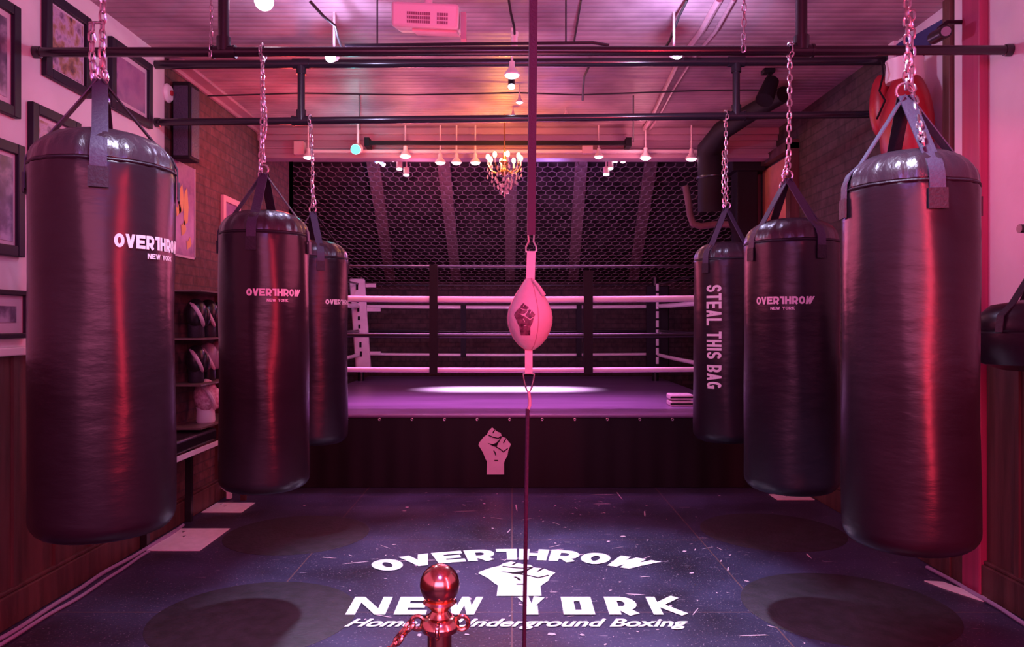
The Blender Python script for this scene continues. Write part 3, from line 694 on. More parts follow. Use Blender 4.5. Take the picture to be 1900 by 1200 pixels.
# folded pads left on the canvas
c = P(1262, 745, 7.1)
for i, lb in enumerate(('lower of two pink striped pads lying on the ring canvas', 'upper of two pink striped pads lying on the ring canvas')):
    q = MB().box((c.x - .11, 7.0, RZ + i * .06), (c.x + .11, 7.2, RZ + i * .06 + .05))
    o = thing('focus_pad', (c.x, 7.1, RZ + i * .06), lb, 'pad', 'pads on the ring canvas'); part('pad', q, M_leather, o, bevel=.012)
    part('band', MB().box((c.x - .112, 6.996, RZ + i * .06 + .018), (c.x + .112, 7.0, RZ + i * .06 + .032)), M_black, o)

# ------------------------------------------------------------ painted floor mark
t = thing('floor_logo', (.02, 4.1, .001), 'white painted wordmark and raised fist on the black floor', 'floor marking')
FZ = .0042
polys, tot = word('OVER1HROW', .74, .26, .06)
xs0 = tot
polys = [[(x + (.3 * y - .2 if min(p[0] for p in q) > tot - 1.02 else 0), y) for x, y in q] for q in polys]
R0 = 1.36; cy0 = 4.46 - R0
def arc(u, v):
    th = u / R0; return Vector((.02 + (R0 + v) * math.sin(th), cy0 + (R0 + v) * math.cos(th), FZ))
decal('arched_lettering', place(polys, 1.56, .215, -.02, 0, tot), arc, M_fpaint, t, .05, 'arched white word')
fo, fi = fist(.56)
fcx, fcy = .028, 4.15
decal('fist_emblem', [[(x * 1.12, y) for x, y in q] for q in fo], lambda u, v: Vector((fcx + u, fcy + v, FZ)), M_fpaint, t, .5, 'white raised fist')
decal('emblem_lines', [[(x * 1.12, y) for x, y in q] for q in fi], lambda u, v: Vector((fcx + u, fcy + v, FZ + .0015)), M_black, t, .5, 'dark lines of the fist')
lets = [('N', 650, 722), ('E', 737, 795), ('W', 828, 895), None, ('Y', 960, 1013), ('O', 1043, 1100), ('R', 1125, 1182), ('K', 1205, 1270)]
for grp in (lets[:3], lets[4:]):
    polys = []
    for ch, a, b_ in grp:
        pm = .00267; xa, xb = (a - 950) * pm, (b_ - 950) * pm; W_ = (xb - xa) / .235
        g = stroke([(.13, .13), (W_ - .13, .13), (W_ - .13, .87), (.13, .87)], .26, True) if ch == 'O' else glyph(ch, W_, .16 if ch == 'W' else .2 if ch in 'NK' else .25)
        polys += [[(xa + px * .235, py * .235) for px, py in q] for q in g]
    decal('block_lettering', polys, lambda u, v: Vector((u, 3.62 + v, FZ)), M_fpaint, t, .5, 'white block word')
cu = bpy.data.curves.new('tmp', 'FONT'); cu.body = 'Home of Underground Boxing'; cu.shear = .45; cu.offset = .014; cu.size = 1
to = bpy.data.objects.new('tmp', cu); C.objects.link(to)
bpy.context.view_layer.update()
me = bpy.data.meshes.new_from_object(to.evaluated_get(bpy.context.evaluated_depsgraph_get()))
bpy.data.objects.remove(to)
xs = [v.co.x for v in me.vertices]; x0_, x1_ = min(xs), max(xs)
sx = (1268 - 650) * .00258 / (x1_ - x0_)
b = MB().add([((650 - 950) * .00258 + (v.co.x - x0_) * sx, 3.478 + v.co.y * .125, FZ) for v in me.vertices], [tuple(p.vertices) for p in me.polygons])
nb = len(b.v); b.add([v + Vector((.0035, .0, .0002)) for v in b.v[:nb]], list(b.f)); b.add([v + Vector((.0015, .003, .0004)) for v in b.v[:nb]], [tuple(p.vertices) for p in me.polygons])
part('script_lettering', b, M_fpaint, t, 'slanted white line of small script', smooth=0)

b = MB(); rnd = random.Random(3)
for i in range(330):
    u = rnd.gauss(.15, .75); y = rnd.uniform(2.9, 6.3) if i % 3 else rnd.gauss(3.9, .6)
    if abs(u) > 2.1 or y > 6.35: continue
    l_ = rnd.choice((.003, .005, .006, .008, .011, .016, .04)) * rnd.uniform(.6, 1.5); w_ = rnd.uniform(.002, .006) if l_ > .02 else l_ * rnd.uniform(.3, .8); a = rnd.uniform(0, PI)
    if i < 14: l_, w_ = rnd.uniform(.06, .14), rnd.uniform(.003, .007); a = rnd.choice((.05, 1.4, 1.6, .3))
    ca, sa = math.cos(a), math.sin(a); pts = [(-l_, -w_ * .5), (-l_ * .2, -w_), (l_, -w_ * .4), (l_ * .7, w_), (-l_ * .5, w_ * .8)]
    b.add([(u + p * ca - q * sa, y + p * sa + q * ca, .0022) for p, q in pts], [(0, 1, 2, 3, 4)])
solo('floor_scuffs', b, mat('scuff_paint', (.62, .45, .52), .6), (0, 4, 0), 'pale paint chips and scuffs scattered over the black floor', 'scuff marks', smooth=0, kind='stuff')
# thin dark discs laid on the floor, then floor plates
for px_, py_, r, lb in ((472, 1143, .48, 'dark round disc at lower left, under the second bag from the left'), (552, 990, .47, 'dark round disc at upper left of the floor, before the ring'),
                        (1570, 1125, .50, 'dark round disc at lower right, near the largest right bag'), (1432, 985, .47, 'dark round disc at upper right of the floor, before the ring')):
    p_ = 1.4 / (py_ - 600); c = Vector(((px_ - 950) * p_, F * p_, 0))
    solo('dark_floor_disc', MB().lathe([(r, 0), (r, .001), (r - .006, .003), (0, .003)], c, 64), M_disc, c, lb, 'mat', 'dark discs on the floor')
def plate(x0, x1, y0, y1, lb, hz=.006):
    t = thing('floor_plate', ((x0 + x1) / 2, (y0 + y1) / 2, 0), lb, 'plate', 'white floor plates')
    part('plate', MB().box((x0, y0, 0), (x1, y1, hz)), M_plate, t, bevel=.003)
    part('screw', MB().lathe([(.012, hz), (.010, hz + .003), (0, hz + .003)], ((x0 + x1) / 2 - .04, y0 + .6 * (y1 - y0), 0), 12), M_chain, t)
    part('screw', MB().lathe([(.012, hz), (.010, hz + .003), (0, hz + .003)], ((x0 + x1) / 2 - .09, y0 + .82 * (y1 - y0), 0), 12), M_chain, t)
plate(-2.29, -1.92, 4.64, 5.14, 'larger white plate on the floor, by the left wall between two bags')
plate(-2.30, -2.0, 5.58, 5.88, 'smaller white plate on the floor by the left wall, beyond the larger plate')
plate(2.10, 2.40, 5.98, 6.17, 'narrow white plate on the floor behind the right bags')
b = MB().add([(2.24, 4.10, .004), (2.33, 4.08, .004), (2.42, 3.86, .004), (2.405, 3.79, .004), (2.37, 3.80, .004), (2.28, 3.98, .004),
              (2.24, 4.10, .009), (2.33, 4.08, .009), (2.42, 3.86, .009), (2.405, 3.79, .009), (2.37, 3.80, .009), (2.28, 3.98, .009)],
             [(5, 4, 3, 2, 1, 0), (6, 7, 8, 9, 10, 11)] + [(i, (i + 1) % 6, 6 + (i + 1) % 6, 6 + i) for i in range(6)])
for v in b.v: v.z -= .004
solo('torn_paper', b, M_plate, (2.33, 4, 0), 'torn white scrap on the floor at the foot of the right wall', 'scrap', smooth=0)

# cables along the walls
def wav(x, y0, y1, a, n=60, z=.012, s=0): return [(x + a * math.sin(i * .37 + s) + .5 * a * math.sin(i * .9 + s), y0 + (y1 - y0) * i / n, z) for i in range(n + 1)]
solo('cable', MB().tube(wav(-2.262, 0.6, 5.2, .010), .011, 8), M_cable, (-2.26, 3, 0), 'lavender cable on the floor nearest the left baseboard', 'cable')
solo('cable', MB().tube(wav(-2.205, 0.6, 4.6, .008, s=2), .009, 8), M_cable, (-2.22, 3, 0), 'second lavender cable, on the room side of the first, left wall', 'cable')
solo('cable', MB().tube(wav(2.375, 0.8, 4.3, .006, s=1), .011, 8), M_cable, (2.37, 3, 0), 'pale cable lying along the right baseboard', 'cable')
solo('power_cord', MB().tube([P(404, 862, 6.0), P(400, 880, 6.0), P(403, 897, 6.0), P(414, 905, 6.0), P(424, 912, 6.0)], .012, 8).box(P(420, 926, 5.98), P(431, 906, 6.03)), M_white, P(410, 890, 6.0), 'short white cord and plug on the floor left of the second bag', 'cord')

# ------------------------------------------------------------ pictures on the left wall
def frame_left(name, d0, d1, z0, z1, art, lb, fm=M_frame, fw=.05, mount=.03, cat='picture', th=.03):
    x = XL; c = Vector((x, (d0 + d1) / 2, z0)); t = thing(name, c, lb, cat, 'pictures on the left wall')
    b = MB().box((x, d0, z0), (x + th, d0 + fw, z1)).box((x, d1 - fw, z0), (x + th, d1, z1)).box((x, d0 + fw, z0), (x + th, d1 - fw, z0 + fw)).box((x, d0 + fw, z1 - fw), (x + th, d1 - fw, z1))
    part('frame', b, fm, t, bevel=.004)
    part('mount', MB().box((x, d0 + fw, z0 + fw), (x + th * .4, d1 - fw, z1 - fw)), M_mount, t)
    m_ = mount; part('print', MB().box((x + th * .4, d0 + fw + m_, z0 + fw + m_), (x + th * .4 + .003, d1 - fw - m_, z1 - fw - m_)), art, t)
    return t
frame_left('framed_picture', 3.02, 3.57, 2.365, 2.89, M_art2, 'framed picture at the top left corner, cut by the left edge')
frame_left('framed_picture', 3.765, 4.17, 2.64, 3.08, M_art1, 'dark framed print with gold tones, top row behind the bag chains', mount=.012)
frame_left('framed_picture', 4.38, 4.88, 2.655, 3.07, M_art3, 'dark framed print right of the bag chains, under the near pipe', mount=.03)
frame_left('framed_picture', 3.656, 4.07, 2.02, 2.478, M_art1, 'framed print just above the shoulder of the far left bag', mount=.02)
frame_left('framed_picture', 3.05, 3.60, 1.714, 2.243, M_art2, 'black framed photograph left of the far left bag, middle of the wall', mount=.02)
frame_left('framed_picture', 3.0, 3.63, 1.33, 1.556, M_art2, 'low wide framed photograph resting just above the pale ledge', fw=.025, mount=.05)
t = frame_left('framed_picture', 6.08, 6.46, 2.14, 2.44, M_art3, 'small pink framed picture on the brick wall beside the second bag', fm=M_frameP, fw=.05, mount=.0)
t = thing('wall_poster', (XL, 5.4, 1.87), 'tall purple poster with yellow figures on the brick wall under the speaker', 'poster')
part('sheet', MB().box((XL, 5.15, 1.87), (XL + .006, 5.58, 2.54)), M_art3, t)
b = MB()
for (y, z, h_) in ((5.34, 2.28, .22), (5.42, 2.24, .28), (5.38, 2.08, .12), (5.47, 1.98, .10), (5.30, 2.2, .1)):
    b.add([(XL + .008, y + dy, z + dz) for dy, dz in ((-.03, -h_ / 2), (.03, -h_ / 2 + .03), (.045, 0), (.02, h_ / 2), (-.02, h_ / 2 - .04), (-.04, .02))], [(0, 1, 2, 3, 4, 5)])
part('yellow_figures', b, M_gold, t, 'yellow printed figures', smooth=0)
part('border', MB().box((XL + .004, 5.15, 1.87), (XL + .009, 5.58, 1.885)).box((XL + .004, 5.565, 1.87), (XL + .009, 5.58, 2.54)), M_mount, t)
t = thing('wall_bell', (XL, 5.15, 2.98), 'round pale bell with a dark red centre, high on the left wall', 'bell')
part('bell_dish', MB().lathe([(.062, 0), (.065, .012), (.05, .03), (0, .034)], (XL, 5.13, 2.965), 28, (1, 0, 0)), M_cream, t)
part('bell_button', MB().lathe([(.018, .03), (.018, .042), (0, .044)], (XL, 5.13, 2.965), 16, (1, 0, 0)), M_redglove, t)
t = thing('loudspeaker', (XL + .1, 5.4, 2.52), 'narrow black loudspeaker box high on the left brick wall', 'speaker')
part('cabinet', MB().box((XL + .02, 5.17, 2.53), (XL + .14, 5.34, 3.06)), M_black, t, bevel=.01)
part('grille', MB().box((XL + .03, 5.163, 2.55), (XL + .13, 5.172, 3.03)).box((XL + .138, 5.19, 2.55), (XL + .147, 5.32, 3.03)), mat('speaker_grille', (.05, .04, .075), .45, bump=.6, bscale=90), t, bevel=.004)
part('wall_mount', MB().box((XL, 5.22, 2.7), (XL + .03, 5.30, 2.85)), M_blackg, t)

# ------------------------------------------------------------ shelf with gloves, bench
t = thing('glove_rack', (XL + .12, 5.55, 0), 'dark open rack of gloves standing against the left brick wall', 'rack')
for z in (1.30, .985, .69, 1.63):
    part('shelf', MB().box((XL, 5.12, z - .012), (XL + .24, 6.0, z)), mat('rack_shelf_%d' % int(z * 100), (.16, .1, .09), .4), t)
for y in (5.12, 5.97): part('upright', MB().box((XL, y, 0), (XL + .03, y + .03, 1.66)), M_wood, t)
part('upright', MB().box((XL + .20, 5.97, 0), (XL + .24, 6.0, 1.66)), M_wood, t)
def glove(m1, m2):
    t = thing('boxing_glove', (0, 0, 0), 'x', 'boxing glove', 'boxing gloves on the rack')
    def sh(d): return Vector((d.x * (1 + .12 * d.z), d.y, d.z * (1 if d.z > 0 else .9)))
    part('glove_body', MB().ellipsoid((0, 0, .14), (.062, .075, .10), fn=sh), m1, t)
    part('thumb', MB().ellipsoid((.055, .0, .13), (.028, .03, .06)), m1, t)
    part('cuff', MB().lathe([(.045, 0), (.05, .01), (.047, .07), (.05, .085)], (0, 0, 0), 20), m2, t)
    part('stripe', MB().ring((0, 0, .14), .076, .012, (.9, .35, .5), sq=1.05), M_padW, t, 'pale curved stripe')
    return t
g0 = glove(M_blackg, M_webd); g1 = glove(mat('grey_glove', (.32, .22, .3), .4), M_blackg); g2 = glove(mat('white_glove', (.85, .6, .66), .4, noise=.5, nscale=60, col2=(.5, .2, .28)), M_white)
used = set()
def put(g, loc, rz, rx, sc, lb):
    if g in used:
        r = g.copy(); C.objects.link(r)
        for ch in g.children:
            c_ = ch.copy(); C.objects.link(c_); c_.parent = r
    else: used.add(g); r = g
    r.location = loc; r.rotation_euler = (rx, 0, rz); r.scale = (sc,) * 3; r['label'] = lb
xg = XL + .13
put(g0, (xg, 5.30, 1.30), .3, 0, 1.15, 'black glove with white stripe, top shelf, nearest the camera')
put(g0, (xg, 5.51, 1.30), .1, 0, 1.15, 'black glove with white stripe, middle of the top shelf')
put(g0, (xg, 5.72, 1.30), -.1, 0, 1.12, 'black glove with white stripe, far end of the top shelf')
put(g0, (xg, 5.30, .985), .2, 0, 1.1, 'black glove with white stripe on the second shelf, nearest the camera')
put(g1, (xg, 5.505, .985), .1, 0, 1.15, 'grey glove in the middle of the second shelf')
put(g1, (xg, 5.71, .985), -.2, 0, 1.2, 'grey glove at the far end of the second shelf')
put(g2, (xg + .02, 5.42, .69), .4, 0, 1.3, 'pale dotted glove alone on the lowest shelf')
t = thing('low_bench', (XL + .14, 5.0, 0), 'low black bench with a white front edge, beside the wall below the glove rack', 'bench')
part('seat', MB().box((XL + .035, 4.66, .57), (XL + .25, 5.38, .66)), M_blackg, t, bevel=.02)
part('front_edge', MB().box((XL + .245, 4.66, .535), (XL + .262, 5.38, .565)).box((XL + .06, 4.66, .535), (XL + .245, 4.675, .565)), M_white, t, 'white front edge')
for y in (4.68, 5.32): part('leg', MB().box((XL + .045, y, 0), (XL + .085, y + .04, .57)), M_blackg, t)

# ------------------------------------------------------------ right wall, around the door
t = thing('giant_boxing_glove', (XR - .12, 4.45, 2.3), 'oversized red boxing glove hung high on the right wall behind the far right bag', 'boxing glove')
q = Matrix.Rotation(.22, 4, 'X')
part('glove_body', MB().ellipsoid((XR - .14, 4.43, 2.56), (.13, .19, .33), 28, 18, fn=lambda d: Vector((d.x, d.y * (1 - .25 * d.z), d.z))), M_redglove, t)
part('thumb', MB().ellipsoid((XR - .22, 4.58, 2.72), (.06, .075, .19), 18, 12), M_redglove, t)
part('cuff', MB().lathe([(.10, 2.82), (.105, 2.84), (.10, 2.93), (.105, 2.95), (.08, 2.95)], (XR - .14, 4.45, 0), 26), M_cream, t, 'pale cuff')
part('lace', MB().tube([(XR - .27, 4.46, 2.95), (XR - .28, 4.42, 2.86), (XR - .275, 4.48, 2.78), (XR - .28, 4.4, 2.70), (XR - .28, 4.5, 2.62)], .006, 6), M_black, t)
solo('blue_banner', MB().box((XR - .016, 4.64, 2.0), (XR, 4.79, 3.17)).add([(XR - .02, 4.24, 3.12), (XR - .02, 4.64, 3.15), (XR - .02, 4.64, 2.92), (XR, 4.24, 3.12), (XR, 4.64, 3.15), (XR, 4.64, 2.92)], [(0, 1, 2), (5, 4, 3), (0, 1, 4, 3), (1, 2, 5, 4), (2, 0, 3, 5)]), M_blue, (XR, 4.7, 2.0), 'dark blue banner on the right wall behind the red glove', 'banner', smooth=0)
t = thing('security_camera', (XR - .05, 4.2, 3.0), 'small black camera on a bracket high on the right wall', 'camera')
cc = P(1748, 60, 4.0)
part('camera_body', MB().tube([cc + Vector((.0, .08, .0)), cc + Vector((-.01, -.05, -.015))], .034, 16), M_blackg, t)
part('lens', MB().tube([cc + Vector((-.01, -.05, -.015)), cc + Vector((-.012, -.058, -.017))], .024, 16), mat('lens_glass', (.3, .28, .35), .1), t)
part('bracket', MB().tube([cc + Vector((.0, .03, .03)), (cc.x + .05, cc.y + .04, cc.z + .07), (XR, cc.y + .04, cc.z + .07)], .012, 10), M_blackg, t)
solo('red_wall_panel', MB().box((XR - .02, 4.22, 1.2), (XR, 4.64, 2.28)), M_mag, (XR, 4.4, 1.2), 'magenta panel on the right wall below the red glove', 'panel', bevel=.004)
solo('orange_poster', MB().box((XR - .014, 6.72, 1.9), (XR - .001, 7.35, 2.88)), M_orange, (XR, 7, 1.9), 'orange poster on the dark brick between the two right rear bags', 'poster')
struct('trim_13', MB().box((XR - .08, 6.45, 0), (XR, 6.55, 2.95)).box((XR - .08, 7.45, 0), (XR, 7.55, 2.95)).box((XR - .08, 6.45, 2.9), (XR, 7.55, 2.98)), M_wood, 'dark wooden frame around the orange poster')
# steel column and duct at the far right
c = Vector(((1388 - 950) * 7.3 / F - .02, 7.35, 0))
t = thing('steel_column', c, 'dark column and brackets standing right of the ring below the header', 'column')
part('shaft', MB().box((c.x - .10, 7.25, 0), (c.x + .10, 7.45, ZC)), M_black, t, bevel=.01)
part('cap', MB().box((c.x - .16, 7.2, 2.86), (c.x + .16, 7.5, 2.98)), M_black, t, bevel=.01)
t = thing('air_duct', P(1310, 265, 6.8), 'dark ventilation duct dropping from the ceiling at the right of the ring', 'duct')
part('duct', MB().tube([P(1455, 175, 5.6), P(1400, 205, 6.0), P(1340, 242, 6.5), P(1318, 275, 6.75), P(1322, 330, 6.85), P(1322, 392, 6.9)], [.06, .07, .085, .115, .13, .13], 20), M_black, t)
part('duct_collar', MB().ring(P(1322, 330, 6.85), .135, .012, (0, 0, 1)), M_blackg, t)
solo('elbow_pipe', MB().tube([P(1272, 345, 7.5), P(1277, 372, 7.5), P(1281, 400, 7.5), P(1286, 415, 7.5), P(1300, 420, 7.5), P(1325, 416, 7.5), P(1357, 416, 7.38)], .034, 12), M_rafter, P(1290, 400, 7.5), 'bent pinkish pipe against the duct at the right of the ring', 'pipe')
t = thing('stage_spotlight', P(1420, 175, 5.35), 'black spotlight hanging from the ceiling above the second bag from the right', 'spotlight')
q = P(1425, 128, 5.35)
part('yoke', MB().tube([(q.x, q.y, ZC), q, P(1424, 165, 5.35)], .012, 8), M_blackg, t)
part('can', MB().tube([P(1432, 150, 5.35), P(1418, 186, 5.27)], [.05, .062], 18), M_black, t)
part('ceiling_box', MB().box((q.x - .04, q.y - .04, min(q.z, ZC - .03)), (q.x + .04, q.y + .04, ZC)), M_black, t, bevel=.006)

# ------------------------------------------------------------ lamps
def to_ceiling(p, top=ZC): return Vector((p.x, p.y, top))
def cone_lamp(px, py, d, wpx, g, lb, grp='glowing pendant lamps before the header', stem=M_shade):
    p = P(px, py, d); k = wpx * d / F / 2
    t = thing('pendant_lamp', p, lb, 'lamp', grp)
    part('lamp_shade', MB().lathe([(k, 0), (k * 1.02, k * .12), (k * .75, k * .5), (k * .38, k * .95), (k * .34, k * 1.7), (k * .2, k * 1.8)], p, 20), M_shade, t)
    part('bulb', MB().ellipsoid(p + Vector((0, 0, k * .05)), (k * .86, k * .86, k * .42), 16, 8), g, t)
    top = p + Vector((0, 0, k * 1.7))
    part('stem', MB().tube([top, to_ceiling(top)], k * .14, 8), stem, t)
    return t
cone_lamp(572, 292, 6.85, 20, G_white, 'glowing pendant lamp at the far left end of the header')
cone_lamp(752, 290, 6.85, 22, G_white, 'brightest pendant lamp, third of the way along the header from the left')
cone_lamp(817, 302, 6.85, 20, G_white, 'pendant lamp left of centre, first of three in a row')
cone_lamp(847, 302, 6.85, 20, G_pink, 'pinkish pendant lamp, middle of three in a row left of the chandelier')
cone_lamp(882, 302, 6.85, 20, G_white, 'pendant lamp directly left of the chandelier')
cone_lamp(1111, 291, 6.85, 18, G_white, 'pendant lamp right of the purple cord, first on that side')
cone_lamp(1198, 293, 6.85, 22, G_white, 'wide pendant lamp right of the black rod end')
cone_lamp(1283, 295, 6.85, 22, G_pink, 'pendant lamp at the far right end of the header beside the duct')
cone_lamp(950, 140, 4.6, 30, G_white, 'large shaded lamp between the black pipes, left of the purple cord', 'shaded lamps under the ceiling')
cone_lamp(964, 190, 5.7, 14, G_pink, 'small shaded lamp just left of the purple cord above the rear pipe', 'shaded lamps under the ceiling')
cone_lamp(952, 216, 6.3, 12, G_pink, 'tiny shaded lamp seen just over the rear pipe left of the purple cord', 'shaded lamps under the ceiling')
cone_lamp(1050, 214, 6.3, 11, G_white, 'tiny lamp seen just over the rear pipe right of the purple cord', 'shaded lamps under the ceiling')
def can_lamp(px, py, d, s, g, lb, dirv=(0, -.15, -1), cm=M_shade):
    p = P(px, py, d); k = s * d / F / 2; dv = Vector(dirv).normalized(); t = thing('track_spotlight', p, lb, 'spotlight', 'small track spotlights')
    part('can', MB().tube([p - dv * k * 2.4, p], k, 16), cm, t)
    part('lens', MB().tube([p, p + dv * k * .3], k * .9, 16), g, t)
    top = p - dv * k * 2.2; part('stem', MB().tube([top, to_ceiling(top)], k * .25, 8), cm, t)
    return t
can_lamp(700, 300, 7.6, 8, G_pink, 'left one of the small tilted spotlights beneath the header left of the chandelier', (1, -.2, -1))
can_lamp(712, 306, 7.6, 8, G_pink, 'right one of the small tilted spotlights beneath the header left of the chandelier', (1, -.3, -1))
can_lamp(729, 297, 7.6, 10, G_pink, 'small spotlight immediately left of the brightest pendant lamp')
can_lamp(741, 313, 7.6, 11, G_white, 'small spotlight hanging below left of the brightest pendant lamp')
can_lamp(754, 324, 7.6, 11, G_white, 'lowest small spotlight below the brightest pendant lamp')
can_lamp(1125, 323, 7.6, 11, G_blue, 'lowest bluish spotlight in the cluster right of the purple cord')
can_lamp(1133, 312, 7.6, 10, G_white, 'spotlight above the lowest one, cluster right of the purple cord')
can_lamp(1141, 299, 7.6, 10, G_white, 'upper spotlight in the cluster right of the purple cord')
can_lamp(1156, 300, 7.6, 9, G_pink, 'dimmer spotlight at the right of the cluster right of the purple cord')
can_lamp(1016, 297, 7.6, 8, G_pink, 'dim spotlight just right of the purple cord')
can_lamp(613, 106, 4.3, 20, G_blue, 'dazzling blue-white spotlight on the left, between the two pipes', (-.1, -.9, -.4))
can_lamp(1257, 100, 4.3, 20, G_blue, 'dazzling white spotlight on the right, between the two pipes', (.1, -.9, -.4))
can_lamp(660, 277, 6.6, 19, G_teal, 'teal spotlight hanging before the header on the left', (0, -1, -.3))
can_lamp(949, 160, 5.0, 13, G_blue, 'small bluish spotlight under the large shaded lamp', (0, -.6, -1), M_pipe)
lamp('teal_light', 'POINT', P(660, 277, 6.4), (.1, .9, 1), 3.5, .05)
lamp('teal_light_back', 'SPOT', P(660, 277, 7.3), (.1, .4, 1), 30, .05, (-1.2, 9.2, 2.4), 1.0)
lamp('row_light_left', 'POINT', P(752, 300, 6.7), (1, .3, .25), 5, .06)
lamp('row_light_right', 'POINT', P(1190, 300, 6.7), (1, .35, .45), 4, .06)
p = P(490, 2, 4.0); t = thing('globe_lamp', p, 'round white globe bulb at the top edge, left of centre', 'lamp')
part('bulb', MB().ellipsoid(p, (.05, .05, .05)), G_white, t); part('socket', MB().tube([p + Vector((0, 0, .045)), to_ceiling(p)], .022, 12), M_cream, t)
# light track fixed below the header, black rod above it
solo('light_track', MB().box((P(570, 0, 6.93).x, 6.91, 2.965), (P(1300, 0, 6.93).x, 6.955, 2.99)), M_shade, P(900, 278, 6.93), 'pale lighting track along the foot of the header beam', 'track', smooth=0)
t = thing('curtain_rod', P(925, 265, 6.8), 'long black rod with square ends fixed before the header beam', 'rod')
part('rod', MB().box(P(682, 269, 6.8) - Vector((0, .015, 0)), P(1170, 262, 6.8) + Vector((0, .015, 0))), M_black, t)
for a, e in ((677, 686), (1161, 1171)): part('end_block', MB().box(P(a, 272, 6.8) - Vector((0, .03, 0)), P(e, 256, 6.8) + Vector((0, .12, 0))), M_black, t)
solo('junction_box', MB().box(P(545, 286, 6.9), P(568, 266, 6.99)), M_frameP, P(556, 286, 6.9), 'square pink box at the left end of the lighting track', 'box')
solo('junction_box', MB().box(P(1081, 284, 6.85), P(1099, 272, 6.9)), M_frameP, P(1090, 284, 6.85), 'small orange-pink box on the lighting track right of the purple cord', 'box')

# chandelier
c = P(936, 300, 6.5)
t = thing('chandelier', c, 'crystal chandelier with candle bulbs glowing warm before the header', 'chandelier')
part('stem', MB().tube([c + Vector((0, 0, -.12)), to_ceiling(c)], .006, 8), M_brass, t)
part('bowl', MB().lathe([(0, -.13), (.02, -.12), (.035, -.09), (.014, -.05), (.02, -.02), (.045, .0), (.018, .02), (.012, .08)], c, 20), M_brass, t)
for i in range(8):
    a = 2 * PI * i / 8 + .2; dr = Vector((math.cos(a), math.sin(a), 0))
    am = part('arm', MB().tube([c + dr * .02 + Vector((0, 0, -.07)), c + dr * .07 + Vector((0, 0, -.10)), c + dr * .12 + Vector((0, 0, -.08)), c + dr * .145 + Vector((0, 0, -.03))], .0055, 8), M_brass, t)
    part('candle', MB().tube([c + dr * .145 + Vector((0, 0, -.03)), c + dr * .145 + Vector((0, 0, .015))], .008, 8), M_cream, am)
    part('bulb', MB().ellipsoid(c + dr * .145 + Vector((0, 0, .035)), (.017, .017, .026), 10, 8), G_warm, am)
drop = None
spots = [(.15, -.07, 12), (.15, -.12, 8), (.11, -.13, 10), (.11, -.18, 8), (.07, -.17, 8), (.06, -.22, 8), (.03, -.26, 5), (.0, -.29, 1), (.12, -.06, 8), (.03, -.2, 4)]
for (rr, z, n) in spots:
    for i in range(n):
        a = 2 * PI * i / n + rr * 9; q = c + Vector((rr * math.cos(a), rr * math.sin(a), z + .008 * math.sin(i * 2.7)))
        if drop is None:
            drop = part('crystal_drop', MB().lathe([(0, -.019), (.008, -.011), (.0065, .004), (.001, .018)], c, 6), M_glass, t, smooth=0); drop.location = q - c
        else:
            o = drop.copy(); C.objects.link(o); o.parent = t; o.location = q - c
lamp('chandelier_light', 'POINT', c + Vector((0, -.02, .07)), (1, .36, .06), 17, .03)

# projector
t = thing('projector', P(787, 35, 3.4), 'white projector hanging from the ceiling at the top of the view', 'projector')
ax = Vector((1, .0, -.045)).normalized(); up = Vector((.045, -.27, 1)).normalized(); dv = ax.cross(up).normalized() * -1
if dv.y < 0: dv = -dv
cc = P(788, 28, 3.32) + dv * .13
part('case', MB().obox(cc, ax * .148, dv * .13, up * .052), M_cream, t, bevel=.012)
b = MB()
for i in range(11):
    for j in range(3): b.obox(cc + ax * (-.075 + .0095 * i) + up * (-.028 + .017 * j) + dv * -.131, ax * .0032, dv * .002, up * .006)
part('vent_grille', b, M_vent, t, smooth=0); b = MB()
for i in range(5):
    for j in range(3): b.obox(cc + ax * (.058 + .010 * i) + up * (-.028 + .017 * j) + dv * -.131, ax * .0035, dv * .002, up * .006)
part('vent_grille', b, M_vent, t, smooth=0)
part('ceiling_mount', MB().tube([cc + Vector((0, 0, .05)), to_ceiling(cc)], .02, 12), M_cream, t)
part('tilt_foot', MB().obox(cc + ax * .155 + Vector((.01, -.05, -.05)), (.012, 0, 0), (0, .02, 0), (0, 0, .06)), M_frameP, t)
part('bottom_tray', MB().obox(cc + ax * .04 - up * .058, ax * .10, Vector(dv * .09), up * .006), M_shade, t)

# cables and conduits on the ceiling
def cab(pts, r, lb, m=M_cableb, cat='cable', name='ceiling_cable'):
    p = [P(*q) for q in pts]; solo(name, MB().tube(p, r, 8), m, p[0], lb, cat)
cab([(575, 2, 4.0), (600, 30, 4.05), (622, 48, 4.1), (626, 66, 4.2), (634, 88, 4.3), (620, 96, 4.35)], .008, 'black cable drooping from the ceiling to the blue-white left spotlight')
cab([(944, 0, 4.18), (948, 25, 4.2), (954, 50, 4.3), (955, 66, 4.4)], .007, 'black cable running down to the pink fitting above the large shaded lamp')
cab([(1275, 0, 4.15), (1260, 30, 4.3), (1243, 75, 4.5), (1236, 86, 4.55)], .008, 'black cable crossing the ceiling to the right white spotlight')
cab([(385, 178, 5.6), (560, 173, 5.7), (760, 176, 5.7), (960, 172, 5.75), (1075, 176, 5.7), (1300, 168, 5.7), (1440, 167, 5.6)], .006, 'thin dark wire strung across the room below the ceiling')
cab([(1335, -2, 4.15), (1300, 60, 4.6), (1262, 110, 5.05), (1235, 165, 5.7), (1214, 210, 6.35), (1195, 240, 6.9)], .02, 'painted conduit running along the ceiling right of centre', M_header, 'conduit', 'ceiling_conduit')
cab([(1362, -2, 4.15), (1328, 58, 4.6), (1286, 108, 5.05), (1250, 165, 5.7), (1226, 210, 6.35), (1206, 240, 6.9)], .012, 'second thinner conduit beside the painted one, right of centre', M_header, 'conduit', 'ceiling_conduit')
